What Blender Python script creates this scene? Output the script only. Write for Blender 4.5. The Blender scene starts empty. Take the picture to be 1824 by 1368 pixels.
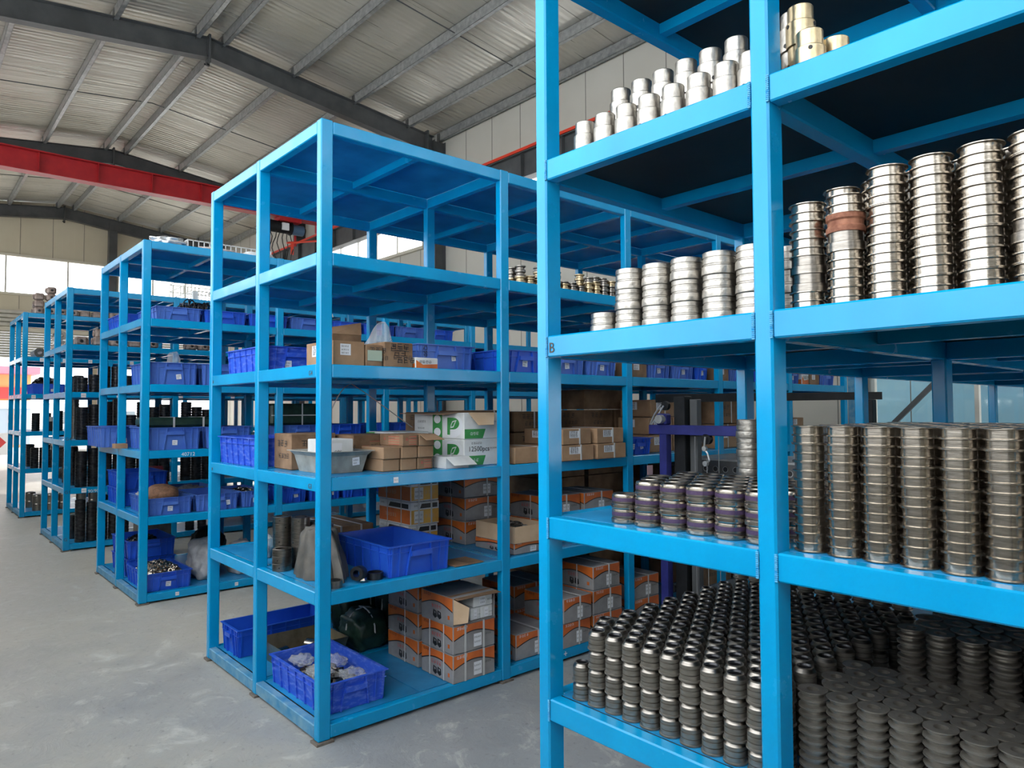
import bpy, bmesh, math, random
from mathutils import Vector, Matrix, noise as mnoise
R = random.Random(7)
SC = bpy.context.scene
COL = SC.collection
PI = math.pi

# ------------------------------------------------------------------ camera
F_PX, PITCH, ROLL, YAW = 1259.0, 0.0362, -0.0048, 0.8494
CAM = Vector((3.1926, -1.5652, 1.6))
cd = Vector((-math.sin(YAW)*math.cos(PITCH), math.cos(YAW)*math.cos(PITCH), math.sin(PITCH)))
rt = Vector((math.cos(YAW), math.sin(YAW), 0)); up = rt.cross(cd)
cr = math.cos(ROLL)*rt + math.sin(ROLL)*up; cu = -math.sin(ROLL)*rt + math.cos(ROLL)*up
cam_d = bpy.data.cameras.new('camera'); cam = bpy.data.objects.new('camera', cam_d); COL.objects.link(cam)
cam_d.sensor_width = 36; cam_d.lens = F_PX/1824*36; cam_d.clip_start = .05; cam_d.clip_end = 300
cam.matrix_world = Matrix(((cr.x, cu.x, -cd.x, CAM.x), (cr.y, cu.y, -cd.y, CAM.y), (cr.z, cu.z, -cd.z, CAM.z), (0, 0, 0, 1)))
SC.camera = cam

# ------------------------------------------------------------------ light and exposure
w = bpy.data.worlds.new('daylight'); SC.world = w; w.use_nodes = True
bg = w.node_tree.nodes['Background']
bg.inputs['Color'].default_value = (0.93, 0.97, 1.0, 1); bg.inputs['Strength'].default_value = 5.3
SC.view_settings.view_transform = 'Standard'; SC.view_settings.look = 'None'
SC.view_settings.exposure = 0.0; SC.view_settings.gamma = 1.0; SC.view_settings.use_curve_mapping = False
sun_d = bpy.data.lights.new('sun', 'SUN'); sun_d.energy = 2.5; sun_d.angle = math.radians(1.2); sun_d.color = (1, .9, .75)
sun = bpy.data.objects.new('sun', sun_d); COL.objects.link(sun)
sun.rotation_euler = Vector((-0.80, 0.30, 0.42)).to_track_quat('Z', 'Y').to_euler()   # low behind the open end of the hall

# ------------------------------------------------------------------ materials
def new_mat(name):
    m = bpy.data.materials.new(name); m.use_nodes = True
    nt = m.node_tree; return m, nt, nt.nodes['Principled BSDF']
def setin(b, **k):
    for n, v in k.items(): b.inputs[n.replace('_', ' ')].default_value = v
def ramp(nt, src, stops):
    r = nt.nodes.new('ShaderNodeValToRGB'); nt.links.new(src, r.inputs[0])
    while len(r.color_ramp.elements) < len(stops): r.color_ramp.elements.new(.5)
    for e, (p, c) in zip(r.color_ramp.elements, stops): e.position = p; e.color = (*c, 1)
    return r.outputs[0]
def noise_tex(nt, scale, detail=4, rough=.55, stretch=None, dist=0):
    tc = nt.nodes.new('ShaderNodeTexCoord'); n = nt.nodes.new('ShaderNodeTexNoise')
    n.inputs['Scale'].default_value = scale; n.inputs['Detail'].default_value = detail
    n.inputs['Roughness'].default_value = rough; n.inputs['Distortion'].default_value = dist
    src = tc.outputs['Object']
    if stretch:
        mp = nt.nodes.new('ShaderNodeMapping'); mp.inputs['Scale'].default_value = stretch
        nt.links.new(src, mp.inputs[0]); src = mp.outputs[0]
    nt.links.new(src, n.inputs['Vector']); return n.outputs['Fac']
def bump(nt, b, fac, strength=.2, dist=.01):
    n = nt.nodes.new('ShaderNodeBump'); n.inputs['Strength'].default_value = strength; n.inputs['Distance'].default_value = dist
    nt.links.new(fac, n.inputs['Height']); nt.links.new(n.outputs[0], b.inputs['Normal'])
def mottled(name, c1, c2, scale=8, rough=.5, metal=0, bstr=0, lo=.35, hi=.65, stretch=None, coat=0, spec=None, detail=5):
    m, nt, b = new_mat(name)
    f = noise_tex(nt, scale, detail, stretch=stretch)
    nt.links.new(ramp(nt, f, [(lo, c1), (hi, c2)]), b.inputs['Base Color'])
    setin(b, Roughness=rough, Metallic=metal)
    if coat: b.inputs['Coat Weight'].default_value = coat; b.inputs['Coat Roughness'].default_value = .15
    if spec is not None: b.inputs['Specular IOR Level'].default_value = spec
    if bstr: bump(nt, b, f, bstr)
    return m
def plain(name, c, rough=.5, metal=0):
    m, nt, b = new_mat(name); setin(b, Roughness=rough, Metallic=metal); b.inputs['Base Color'].default_value = (*c, 1); return m

def rack_paint():
    m, nt, b = new_mat('blue enamel paint')
    f = noise_tex(nt, 3.0, 6, stretch=(1, 1, .6))
    base = ramp(nt, f, [(.3, (.0, .24, .50)), (.7, (.001, .315, .62))])
    g = noise_tex(nt, 45, 6, .7)                         # chips, dust and hand marks
    chip = ramp(nt, g, [(.73, (0, 0, 0)), (.77, (1, 1, 1))])
    mx = nt.nodes.new('ShaderNodeMix'); mx.data_type = 'RGBA'
    nt.links.new(chip, mx.inputs['Factor']); nt.links.new(base, mx.inputs[6]); mx.inputs[7].default_value = (.05, .09, .12, 1)
    nt.links.new(mx.outputs[2], b.inputs['Base Color'])
    s = noise_tex(nt, 9, 5)
    nt.links.new(ramp(nt, s, [(.3, (.14,)*3), (.7, (.28,)*3)]), b.inputs['Roughness'])
    b.inputs['Specular IOR Level'].default_value = .38
    bump(nt, b, s, .06, .004); return m
PAINT = rack_paint()
DECK = mottled('blue deck paint', (.006, .17, .38), (.02, .26, .52), 5, .38, 0, .05)
DUSTY = mottled('dusty blue paint', (.03, .2, .38), (.14, .3, .42), 14, .6)
WELD = mottled('painted weld bead', (.0, .22, .5), (.1, .4, .62), 60, .3, 0, .6)
CRATE = mottled('blue plastic', (.008, .06, .44), (.018, .10, .58), 4, .34)
CRATE2 = mottled('faded blue plastic', (.035, .1, .42), (.075, .17, .52), 4, .42)
CRATE3 = mottled('scuffed blue plastic', (.02, .085, .55), (.15, .23, .68), 22, .45, stretch=(1, 1, 2.5), lo=.5, hi=.75)
STEEL = mottled('machined steel', (.33, .295, .25), (.48, .435, .375), 30, .24, .97, .03, stretch=(1, 1, 6))
CUPM = mottled('ground grey steel', (.21, .195, .17), (.30, .28, .25), 30, .36, .8, .03, stretch=(1, 1, 6))
STEEL2 = mottled('dark machined steel', (.2, .185, .165), (.3, .275, .245), 30, .3, 1, .03, stretch=(1, 1, 6))
SLEEVE = mottled('dull cast steel', (.3, .285, .26), (.46, .43, .385), 40, .36, 1, .25, detail=8)
BRASSY = mottled('oily yellowed steel', (.45, .36, .22), (.58, .47, .3), 30, .34, 1, .15)
BLACKR = mottled('blackened steel', (.02, .021, .024), (.06, .06, .065), 20, .32, .75)
PURPLE = mottled('purple oil band', (.05, .03, .075), (.12, .075, .15), 60, .4, .4, stretch=(4, 4, 30))
RUST = mottled('rusty steel', (.16, .055, .03), (.34, .15, .09), 45, .7, .3, .2)
CAST = mottled('rough brown casting', (.16, .11, .09), (.34, .27, .23), 14, .7, .1, .5)
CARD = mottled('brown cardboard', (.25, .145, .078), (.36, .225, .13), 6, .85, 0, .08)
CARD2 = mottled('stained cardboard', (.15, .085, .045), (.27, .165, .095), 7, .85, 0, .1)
CARDL = mottled('pale cardboard', (.45, .31, .19), (.56, .4, .26), 6, .85)
WHITEB = mottled('white coated cardboard', (.52, .53, .53), (.72, .73, .72), 5, .5)
GREYB = mottled('grey printed cardboard', (.17, .165, .17), (.31, .3, .3), 5, .5)
ORANGE = mottled('orange print', (.42, .085, .015), (.66, .16, .025), 6, .5)
YELLOWP = mottled('amber print', (.6, .3, .04), (.7, .38, .06), 9, .5)
GREEN = mottled('green print', (.02, .2, .04), (.04, .28, .06), 9, .5)
BLACK = plain('black print', (.012, .012, .014), .5)
INK = plain('faded ink', (.05, .045, .04), .7)
REDP = plain('red print', (.55, .05, .05), .5)
WHITE = plain('white paper', (.72, .73, .76), .6)
STRAP = plain('white strapping', (.5, .5, .5), .4)
GSTRAP = plain('grey strapping', (.2, .2, .2), .4)
CHALK = plain('white chalk line', (.62, .72, .78), .8)
TARP = mottled('dark green tarpaulin', (.006, .022, .016), (.02, .05, .035), 14, .4, 0, .5)
SACK = mottled('brown woven sack', (.15, .075, .04), (.28, .14, .08), 40, .8, 0, .5)
GSACK = mottled('grey woven sack', (.24, .24, .25), (.4, .4, .41), 12, .6, 0, .4)
CANVAS = mottled('grey canvas bag', (.045, .045, .042), (.11, .10, .085), 9, .6, 0, .4)
DARKST = mottled('dark grey steel paint', (.055, .058, .06), (.085, .088, .09), 3, .45)
CRANER = mottled('red crane paint', (.42, .012, .02), (.52, .02, .025), 4, .4)
RAILR = plain('bright red rail cover', (.7, .05, .02), .4)
NAVY = mottled('violet blue paint', (.014, .018, .11), (.024, .028, .17), 10, .45, spec=.3)
BLKPT = mottled('black paint', (.006, .007, .008), (.014, .015, .017), 10, .5, spec=.25)
GALV = mottled('galvanised steel', (.3, .31, .31), (.45, .46, .46), 10, .38, .6)
RUBBER = plain('black rubber', (.012, .012, .012), .6)
FOOT = mottled('dirty steel plate', (.12, .1, .085), (.22, .19, .16), 20, .7, .3)
def film():
    m, nt, b = new_mat('clear plastic film')
    b.inputs['Base Color'].default_value = (.62, .64, .65, 1); setin(b, Roughness=.15); b.inputs['Alpha'].default_value = .3
    f = noise_tex(nt, 18, 6); bump(nt, b, f, .9, .02); return m
FILM = film()
FOIL = mottled('crinkled silver film', (.55, .57, .6), (.8, .82, .85), 12, .2, .7, .9)
def glass():
    m, nt, b = new_mat('window glass'); nt.nodes.remove(b)
    t = nt.nodes.new('ShaderNodeBsdfTransparent'); g = nt.nodes.new('ShaderNodeBsdfGlossy'); g.inputs['Roughness'].default_value = .05
    mx = nt.nodes.new('ShaderNodeMixShader'); mx.inputs[0].default_value = .06
    nt.links.new(t.outputs[0], mx.inputs[1]); nt.links.new(g.outputs[0], mx.inputs[2]); nt.links.new(mx.outputs[0], nt.nodes['Material Output'].inputs[0]); return m
GLASS = glass()
def jarglass():
    m, nt, b = new_mat('jar plastic'); b.inputs['Base Color'].default_value = (.7, .78, .78, 1); setin(b, Roughness=.12); b.inputs['Alpha'].default_value = .35; return m
JAR = jarglass()

def floor_mat():
    m, nt, b = new_mat('worn concrete')
    f = noise_tex(nt, .55, 8, .62)
    big = ramp(nt, f, [(.3, (.20, .208, .216)), (.48, (.27, .28, .285)), (.6, (.33, .33, .31)), (.72, (.40, .38, .33))])
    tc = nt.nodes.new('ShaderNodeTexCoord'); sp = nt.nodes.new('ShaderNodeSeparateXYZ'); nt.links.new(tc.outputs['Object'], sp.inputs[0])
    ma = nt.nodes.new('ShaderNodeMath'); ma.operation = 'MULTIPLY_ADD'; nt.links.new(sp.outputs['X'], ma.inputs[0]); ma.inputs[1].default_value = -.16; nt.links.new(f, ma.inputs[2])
    worn_doorlit = ramp(nt, ma.outputs[0], [(.45, (0, 0, 0)), (.9, (.9, .9, .9))])      # door light painted into the floor colour, beige and brighter towards the shutter
    mw = nt.nodes.new('ShaderNodeMix'); mw.data_type = 'RGBA'; nt.links.new(worn_doorlit, mw.inputs['Factor']); nt.links.new(big, mw.inputs[6]); mw.inputs[7].default_value = (.43, .405, .345, 1); big = mw.outputs[2]
    g = noise_tex(nt, 5.5, 10, .72, dist=.6)
    spots = ramp(nt, g, [(.54, (0, 0, 0)), (.68, (.75, .75, .75))])
    mx = nt.nodes.new('ShaderNodeMix'); mx.data_type = 'RGBA'
    nt.links.new(spots, mx.inputs['Factor']); nt.links.new(big, mx.inputs[6]); mx.inputs[7].default_value = (.52, .52, .48, 1)
    h = noise_tex(nt, 26, 6, .7); dk = ramp(nt, h, [(.30, (.5, .5, .5)), (.42, (0, 0, 0))])
    m2 = nt.nodes.new('ShaderNodeMix'); m2.data_type = 'RGBA'
    nt.links.new(dk, m2.inputs['Factor']); nt.links.new(mx.outputs[2], m2.inputs[6]); m2.inputs[7].default_value = (.1, .1, .1, 1)
    nt.links.new(m2.outputs[2], b.inputs['Base Color'])
    nt.links.new(ramp(nt, g, [(.35, (.36,)*3), (.65, (.6,)*3)]), b.inputs['Roughness'])
    bump(nt, b, g, .4, .012); return m
def foil_ceiling():
    m, nt, b = new_mat('foil faced insulation')
    f = noise_tex(nt, 1.0, 6, stretch=(9, .35, 1)); g = noise_tex(nt, .5, 3)
    nt.links.new(ramp(nt, g, [(.3, (.45, .425, .36)), (.7, (.56, .53, .47))]), b.inputs['Base Color'])
    setin(b, Metallic=.45)
    nt.links.new(ramp(nt, f, [(.35, (.26,)*3), (.6, (.5,)*3)]), b.inputs['Roughness'])
    tc = nt.nodes.new('ShaderNodeTexCoord'); wv = nt.nodes.new('ShaderNodeTexWave'); wv.bands_direction = 'X'
    wv.inputs['Scale'].default_value = 2.2; wv.inputs['Distortion'].default_value = 1.2; wv.inputs['Detail'].default_value = 2
    nt.links.new(tc.outputs['Object'], wv.inputs['Vector'])
    ad = nt.nodes.new('ShaderNodeMath'); ad.operation = 'ADD'; nt.links.new(f, ad.inputs[0]); nt.links.new(wv.outputs['Fac'], ad.inputs[1])
    bump(nt, b, ad.outputs[0], .35, .02); return m
def panel_wall(name, c1, c2, axis):
    m, nt, b = new_mat(name)
    f = noise_tex(nt, .8, 3); nt.links.new(ramp(nt, f, [(.3, c1), (.7, c2)]), b.inputs['Base Color']); setin(b, Roughness=.55)
    tc = nt.nodes.new('ShaderNodeTexCoord'); wv = nt.nodes.new('ShaderNodeTexWave'); wv.bands_direction = axis; wv.wave_profile = 'SAW'
    wv.inputs['Scale'].default_value = 1.6
    nt.links.new(tc.outputs['Object'], wv.inputs['Vector']); bump(nt, b, wv.outputs['Fac'], .35, .01); return m
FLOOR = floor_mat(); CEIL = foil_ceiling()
WALLX = panel_wall('cream wall panel', (.50, .48, .42), (.56, .54, .48), 'X')
WALLY = panel_wall('cream gable panel', (.56, .5, .37), (.61, .55, .42), 'Y')
BACKDROP = panel_wall('pale blue backdrop paint', (.10, .22, .30), (.14, .28, .37), 'X')
JOINT = plain('panel joint', (.17, .16, .14), .7)
SLAT = mottled('door slat paint', (.45, .43, .38), (.55, .53, .47), 3, .5)
TRIMW = plain('cream trim', (.62, .58, .48), .5)
OUTG = mottled('outdoor concrete', (.5, .5, .48), (.62, .62, .6), .6, .8)
PINK = plain('pink canopy paint', (.75, .16, .22), .6); OUTO = plain('orange wall paint', (.8, .36, .14), .7)
OUTR = plain('red signboard', (.62, .05, .05), .5); OUTY = plain('yellow sign letters', (.85, .6, .05), .5)
OUTW = plain('white outdoor paint', (.75, .75, .77), .5); OUTGL = plain('shop glass', (.3, .36, .42), .1)

# ------------------------------------------------------------------ mesh helpers
class MB:
    def __init__(s): s.v = []; s.f = []; s.mi = []; s.mats = []
    def m(s, mat):
        if mat not in s.mats: s.mats.append(mat)
        return s.mats.index(mat)
    def add(s, vs, fs, mat, M=None):
        o = len(s.v); i = s.m(mat)
        for p in vs:
            p = Vector(p); s.v.append(M @ p if M else p)
        for f in fs: s.f.append([a+o for a in f]); s.mi.append(i)
        return s
    def box(s, x0, x1, y0, y1, z0, z1, mat, M=None, skip=()):
        v = [(x0,y0,z0),(x1,y0,z0),(x1,y1,z0),(x0,y1,z0),(x0,y0,z1),(x1,y0,z1),(x1,y1,z1),(x0,y1,z1)]
        f = [(0,3,2,1),(4,5,6,7),(0,1,5,4),(1,2,6,5),(2,3,7,6),(3,0,4,7)]
        return s.add(v, [q for i, q in enumerate(f) if i not in skip], mat, M)
    def cham(s, x0, x1, y0, y1, z0, z1, c, mat, M=None):
        bm = bmesh.new(); bmesh.ops.create_cube(bm, size=1)
        for v in bm.verts: v.co = Vector(((x0+x1)/2+v.co.x*(x1-x0), (y0+y1)/2+v.co.y*(y1-y0), (z0+z1)/2+v.co.z*(z1-z0)))
        bmesh.ops.bevel(bm, geom=bm.edges[:], offset=c, segments=1, affect='EDGES', profile=.5)
        bm.verts.index_update(); s.add([v.co.copy() for v in bm.verts], [[v.index for v in f.verts] for f in bm.faces], mat, M); bm.free(); return s
    def lathe(s, prof, seg, mats, M=None, closed=True):
        """prof: list of (r, z); mats: one material or a list per profile segment"""
        n = len(prof); vs = []
        for r, z in prof:
            for k in range(seg):
                a = 2*PI*k/seg; vs.append((r*math.cos(a), r*math.sin(a), z))
        for j in range(n if closed else n-1):
            j2 = (j+1) % n
            mat = mats[j] if isinstance(mats, list) else mats
            fs = [(j*seg+k, j*seg+(k+1)%seg, j2*seg+(k+1)%seg, j2*seg+k) for k in range(seg)]
            o = len(s.v)
            if j == 0: s.base = o; s.v += [(M @ Vector(p)) if M else Vector(p) for p in vs]
            i = s.m(mat)
            for f in fs: s.f.append([a+s.base for a in f]); s.mi.append(i)
        return s
    def cyl(s, p, q, r, mat, seg=12, r2=None):
        p = Vector(p); q = Vector(q); d = q-p; L = d.length
        M = Matrix.Translation(p) @ d.to_track_quat('Z', 'Y').to_matrix().to_4x4()
        r2 = r if r2 is None else r2
        vs = [(r*math.cos(2*PI*k/seg), r*math.sin(2*PI*k/seg), 0) for k in range(seg)] + [(r2*math.cos(2*PI*k/seg), r2*math.sin(2*PI*k/seg), L) for k in range(seg)]
        fs = [(k, (k+1)%seg, seg+(k+1)%seg, seg+k) for k in range(seg)] + [tuple(range(seg-1, -1, -1)), tuple(range(seg, 2*seg))]
        return s.add(vs, fs, mat, M)
    def tube(s, pts, r, mat, seg=6):
        for a, b in zip(pts, pts[1:]): s.cyl(a, b, r, mat, seg)
        return s
    def strip(s, pts, w, t, mat, side=(0, 0, 1)):
        """flat ribbon through pts"""
        sd = Vector(side)
        for a, b in zip(pts, pts[1:]):
            a = Vector(a); b = Vector(b); d = (b-a).normalized(); n = d.cross(sd).normalized()*t/2; u = sd.normalized()*w/2
            vs = [a-u-n, a+u-n, a+u+n, a-u+n, b-u-n, b+u-n, b+u+n, b-u+n]
            s.add(vs, [(0,1,2,3),(7,6,5,4),(0,4,5,1),(1,5,6,2),(2,6,7,3),(3,7,4,0)], mat)
        return s
    def mesh(s, name, smooth=None):
        me = bpy.data.meshes.new(name); me.from_pydata([tuple(v) for v in s.v], [], s.f)
        for mt in s.mats: me.materials.append(mt)
        for p, i in zip(me.polygons, s.mi): p.material_index = i
        bm = bmesh.new(); bm.from_mesh(me); bmesh.ops.recalc_face_normals(bm, faces=bm.faces); bm.to_mesh(me); bm.free()
        if smooth:
            me.polygons.foreach_set('use_smooth', [True]*len(me.polygons)); me.set_sharp_from_angle(angle=math.radians(smooth))
        me.update(); return me
    def obj(s, name, parent=None, loc=None, rot=None, smooth=None):
        return link(name, s.mesh(name, smooth), parent, loc, rot)
def link(name, me, parent=None, loc=None, rot=None):
    o = bpy.data.objects.new(name, me); COL.objects.link(o)
    if parent: o.parent = parent
    if loc is not None: o.location = loc
    if rot is not None: o.rotation_euler = rot
    return o
def tag(o, label, cat, group=None, kind=None):
    o['label'] = label; o['category'] = cat
    if group: o['group'] = group
    if kind: o['kind'] = kind
    return o
def thing(name, label, cat, loc=(0, 0, 0), rz=0, group=None):
    return tag(link(name, None, None, loc, (0, 0, rz)), label, cat, group)
def struct(o): o['kind'] = 'structure'; return o
def face_M(face, lx, ly):
    """decal frame (u right, v up, out) on the face of a box centred on x,y: '+x' or '-y' """
    if face == '+x': return Matrix(((0, 0, 1, lx/2), (1, 0, 0, 0), (0, 1, 0, 0), (0, 0, 0, 1)))
    return Matrix(((1, 0, 0, 0), (0, 0, -1, -ly/2), (0, 1, 0, 0), (0, 0, 0, 1)))
def decal(mb, M, pts, mat, lift=.0012):
    vs = [(u, v, lift) for u, v in pts]; mb.add(vs, [tuple(range(len(pts)))], mat, M)
def rect(mb, M, u0, u1, v0, v1, mat, lift=.0012): decal(mb, M, [(u0, v0), (u1, v0), (u1, v1), (u0, v1)], mat, lift)
def glyphs(mb, M, u, v, n, s, mat, lift=.0018, seed=0, gap=1.15):
    rr = random.Random(seed)
    for k in range(n):
        x = u+k*s*gap; t = s*.11
        for j in range(3):
            y = v+s*(.12+.36*j)+rr.uniform(-.05, .05)*s; a = rr.uniform(0, .25)*s; b = rr.uniform(.7, 1)*s
            rect(mb, M, x+a, x+b, y, y+t, mat, lift)
        for j in range(2):
            xx = x+rr.choice((.1, .45, .8))*s; a = rr.uniform(0, .4)*s; b = rr.uniform(.6, 1)*s
            rect(mb, M, xx, xx+t, v+a, v+b, mat, lift)
def text_part(txt, size, mat, parent, loc, rot, name='printed_text', ext=.0004, label=None):
    cu_ = bpy.data.curves.new(name, 'FONT'); cu_.body = txt; cu_.size = size; cu_.extrude = ext; cu_.resolution_u = 3
    t = bpy.data.objects.new('tmp', cu_); COL.objects.link(t)
    dg = bpy.context.evaluated_depsgraph_get(); me = bpy.data.meshes.new_from_object(t.evaluated_get(dg))
    bpy.data.objects.remove(t); me.materials.clear(); me.materials.append(mat); me.name = name
    o = link(name, me, parent, loc, rot)
    if label: o['label'] = label
    return o
ROT_X = (PI/2, 0, PI/2); ROT_Y = (PI/2, 0, 0)      # lettering on a +x face / on a -y face

# ------------------------------------------------------------------ the hall
YR, ZR, SL = 3.14, 9.36, .115          # ridge line and roof slope
YB, YN, XL, XR = 9.0, -2.72, -27.5, 9.0
def roof(y): return ZR - SL*abs(y-YR)
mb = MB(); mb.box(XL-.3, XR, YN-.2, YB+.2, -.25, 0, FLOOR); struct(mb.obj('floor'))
mb = MB(); mb.box(-70, XL-.3, -40, 60, -.3, -.02, OUTG); struct(mb.obj('ground'))
mb = MB()
for sg, ye in ((1, YB+.2), (-1, YN-.2)):
    x0, x1 = XL-.3, XR
    v = [(x0, YR, ZR), (x1, YR, ZR), (x1, ye, roof(ye)), (x0, ye, roof(ye))]; v += [(a, b, c+.08) for a, b, c in v]
    mb.add(v, [(0,1,2,3),(7,6,5,4),(0,4,5,1),(1,5,6,2),(2,6,7,3),(3,7,4,0)], CEIL)
struct(mb.obj('ceiling'))
mb = MB()                                           # sag rods and sheet laps of the roof
for X in (-23.4, -15.55, -7.5, .6):
    for ye in (YB, YN): mb.cyl((X, YR, ZR-.16), (X, ye, roof(ye)-.16), .012, DARKST, 6)
struct(mb.obj('trim_1'))
mb = MB()
for X in [XL+1+k*1.9 for k in range(19)]:
    for ye in (YB, YN):
        mb.add([(X, YR, ZR-.004), (X+.012, YR, ZR-.004), (X+.012, ye, roof(ye)-.004), (X, ye, roof(ye)-.004)], [(0,1,2,3)], JOINT)
struct(mb.obj('trim_2'))
def wall_with_hole(name, mat, axis, pos, thick, a0, a1, ztop, holes, low=None):
    """wall in the plane axis=pos; holes = (a0,a1,z0,z1); ztop(a) gives the roof height"""
    mb = MB(); cuts = sorted({a0, a1, *[h[0] for h in holes], *[h[1] for h in holes], *([YR] if axis == 'x' and a0 < YR < a1 else [])})
    for s, e in zip(cuts, cuts[1:]):
        zs = [0.0]; mid = (s+e)/2
        hs = sorted([h for h in holes if h[0] <= mid <= h[1]], key=lambda h: h[2]); spans = []; z = 0
        for h in hs:
            if h[2] > z: spans.append((z, z, h[2], h[2]))
            z = h[3]
        spans.append((z, z, ztop(s), ztop(e)))
        for za, zb, zc, zd in spans:
            p = lambda a, z, t: ((pos+t, a, z) if axis == 'x' else (a, pos+t, z))
            v = [p(s, za, 0), p(e, zb, 0), p(e, zd, 0), p(s, zc, 0), p(s, za, thick), p(e, zb, thick), p(e, zd, thick), p(s, zc, thick)]
            mb.add(v, [(0,1,2,3),(7,6,5,4),(0,4,5,1),(1,5,6,2),(2,6,7,3),(3,7,4,0)], low if (low and zd < 3.5) else mat)
    return struct(mb.obj(name))
RW = (5.93, 6.98)     # ribbon windows, long walls
GW = (5.85, 7.2)      # ribbon window, gable
wall_with_hole('wall_back', WALLX, 'y', YB, .12, XL, XR, lambda a: roof(YB)-.01, [(-26.8, -20.3, *RW), (-19.1, -12.3, *RW), (-10.9, -3.9, *RW), (-1.0, 4.6, .9, 3.0), (-2.9, 4.6, *RW)])
wall_with_hole('wall_left', WALLY, 'x', XL, -.12, YN, YB, lambda a: roof(a)-.01, [(-2.2, 4.05, 0, 4.55), (4.95, 8.6, 0, 4.55), (-2.4, 4.6, *GW), (4.98, 8.7, *GW)])
wall_with_hole('wall_front', WALLX, 'y', YN, -.12, XL, XR, lambda a: roof(YN)-.01, [(-26.8, -20.3, 5.2, 7.9), (-19.1, -12.3, 5.2, 7.9), (-10.9, -3.9, 3.4, 7.9), (-2.9, 4.6, 1.7, 7.8), (5.2, 8.9, 3.4, 7.8)])  # unseen wall; its openings are sized to steer daylight onto the racks
wall_with_hole('wall_right', WALLY, 'x', XR, .12, YN, YB, lambda a: roof(a)-.01, [(-2.4, 8.6, *GW), (5.2, 8.2, 0, 3.0)])  # unseen end wall, added with its openings to govern side light
mb = MB()     # panel joints on both visible walls
for k in range(35):
    X = XL+1+k*1.0
    for z0, z1 in ((0, RW[0]), (RW[1], roof(YB)-.02)): mb.box(X, X+.012, YB-.006, YB-.001, z0, z1, JOINT)
for k in range(12):
    Y = YN+.55+k*1.0; z1 = roof(Y)-.05; mb.box(XL+.001, XL+.006, Y, Y+.014, GW[1], z1, JOINT); mb.box(XL+.001, XL+.006, Y, Y+.014, 5.3, GW[0], JOINT)
struct(mb.obj('trim_3'))
wi = 0
def ribbon(axis, pos, a0, a1, z0, z1, step, inward):
    global wi; wi += 1
    mb = MB(); t = .05
    def bx(m, p0, p1, q0, q1, mat, d0=-.03, d1=.05):
        lo, hi = sorted((pos+inward*d1, pos+inward*d0))
        if axis == 'y': m.box(p0, p1, lo, hi, q0, q1, mat)
        else: m.box(lo, hi, p0, p1, q0, q1, mat)
    bx(mb, a0-.02, a1+.02, z0-.06, z0+.02, TRIMW, d1=.09); bx(mb, a0-.02, a1+.02, z1-.02, z1+.06, TRIMW, d1=.09)
    a = a0
    while a < a1-.2: bx(mb, a, a+t, z0+.02, z1-.02, SLAT); a += step
    bx(mb, a1-t, a1, z0+.02, z1-.02, SLAT)
    r = struct(mb.obj('window_%d' % wi))
    g = MB(); bx(g, a0, a1, z0, z1, GLASS, d0=-.004, d1=.004); g.obj('pane', r)
for a0, a1 in ((-26.8, -20.3), (-19.1, -12.3), (-10.9, -3.9), (-2.9, 4.6)): ribbon('y', YB, a0, a1, *RW, 1.1, -1)
ribbon('x', XL, -2.4, 4.6, *GW, 1.9, 1); ribbon('x', XL, 4.98, 8.7, *GW, 1.24, 1)
for a0, a1 in ((-26.8, -20.3), (-19.1, -12.3)): ribbon('y', YN, a0, a1, 5.2, 7.9, 1.1, 1)
ribbon('y', YN, -10.9, -3.9, 3.4, 7.9, 1.75, 1); ribbon('y', YN, -2.9, 4.6, 1.7, 7.8, 1.9, 1); ribbon('y', YN, 5.2, 8.9, 3.4, 7.8, 1.8, 1); ribbon('x', XR, -2.4, 8.6, *GW, 1.9, -1)  # unseen windows, shaped for the light they let in
# roller shutters of the gable, raised
for i, (a0, a1, zb) in enumerate(((-2.2, 4.05, 3.55), (4.95, 8.6, 3.62))):
    mb = MB(); z = zb
    while z < 4.5:
        mb.cham(XL-.1, XL-.04, a0, a1, z, z+.085, .02, SLAT); z += .09
    d = struct(mb.obj('door_%d' % (i+1)))
    mb = MB(); mb.box(XL-.02, XL+.03, a0-.12, a1+.12, 4.5, 4.64, TRIMW)
    mb.box(XL-.02, XL+.03, a0-.12, a0, 0, 4.5, TRIMW); mb.box(XL-.02, XL+.03, a1, a1+.12, 0, 4.5, TRIMW); mb.obj('door_frame', d)
    mb = MB(); z = 4.66
    while z < 5.25: mb.cham(XL+.005, XL+.13, a0-.15, a1+.15, z, z+.13, .03, SLAT); z += .15
    mb.obj('shutter_box', d)
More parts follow.
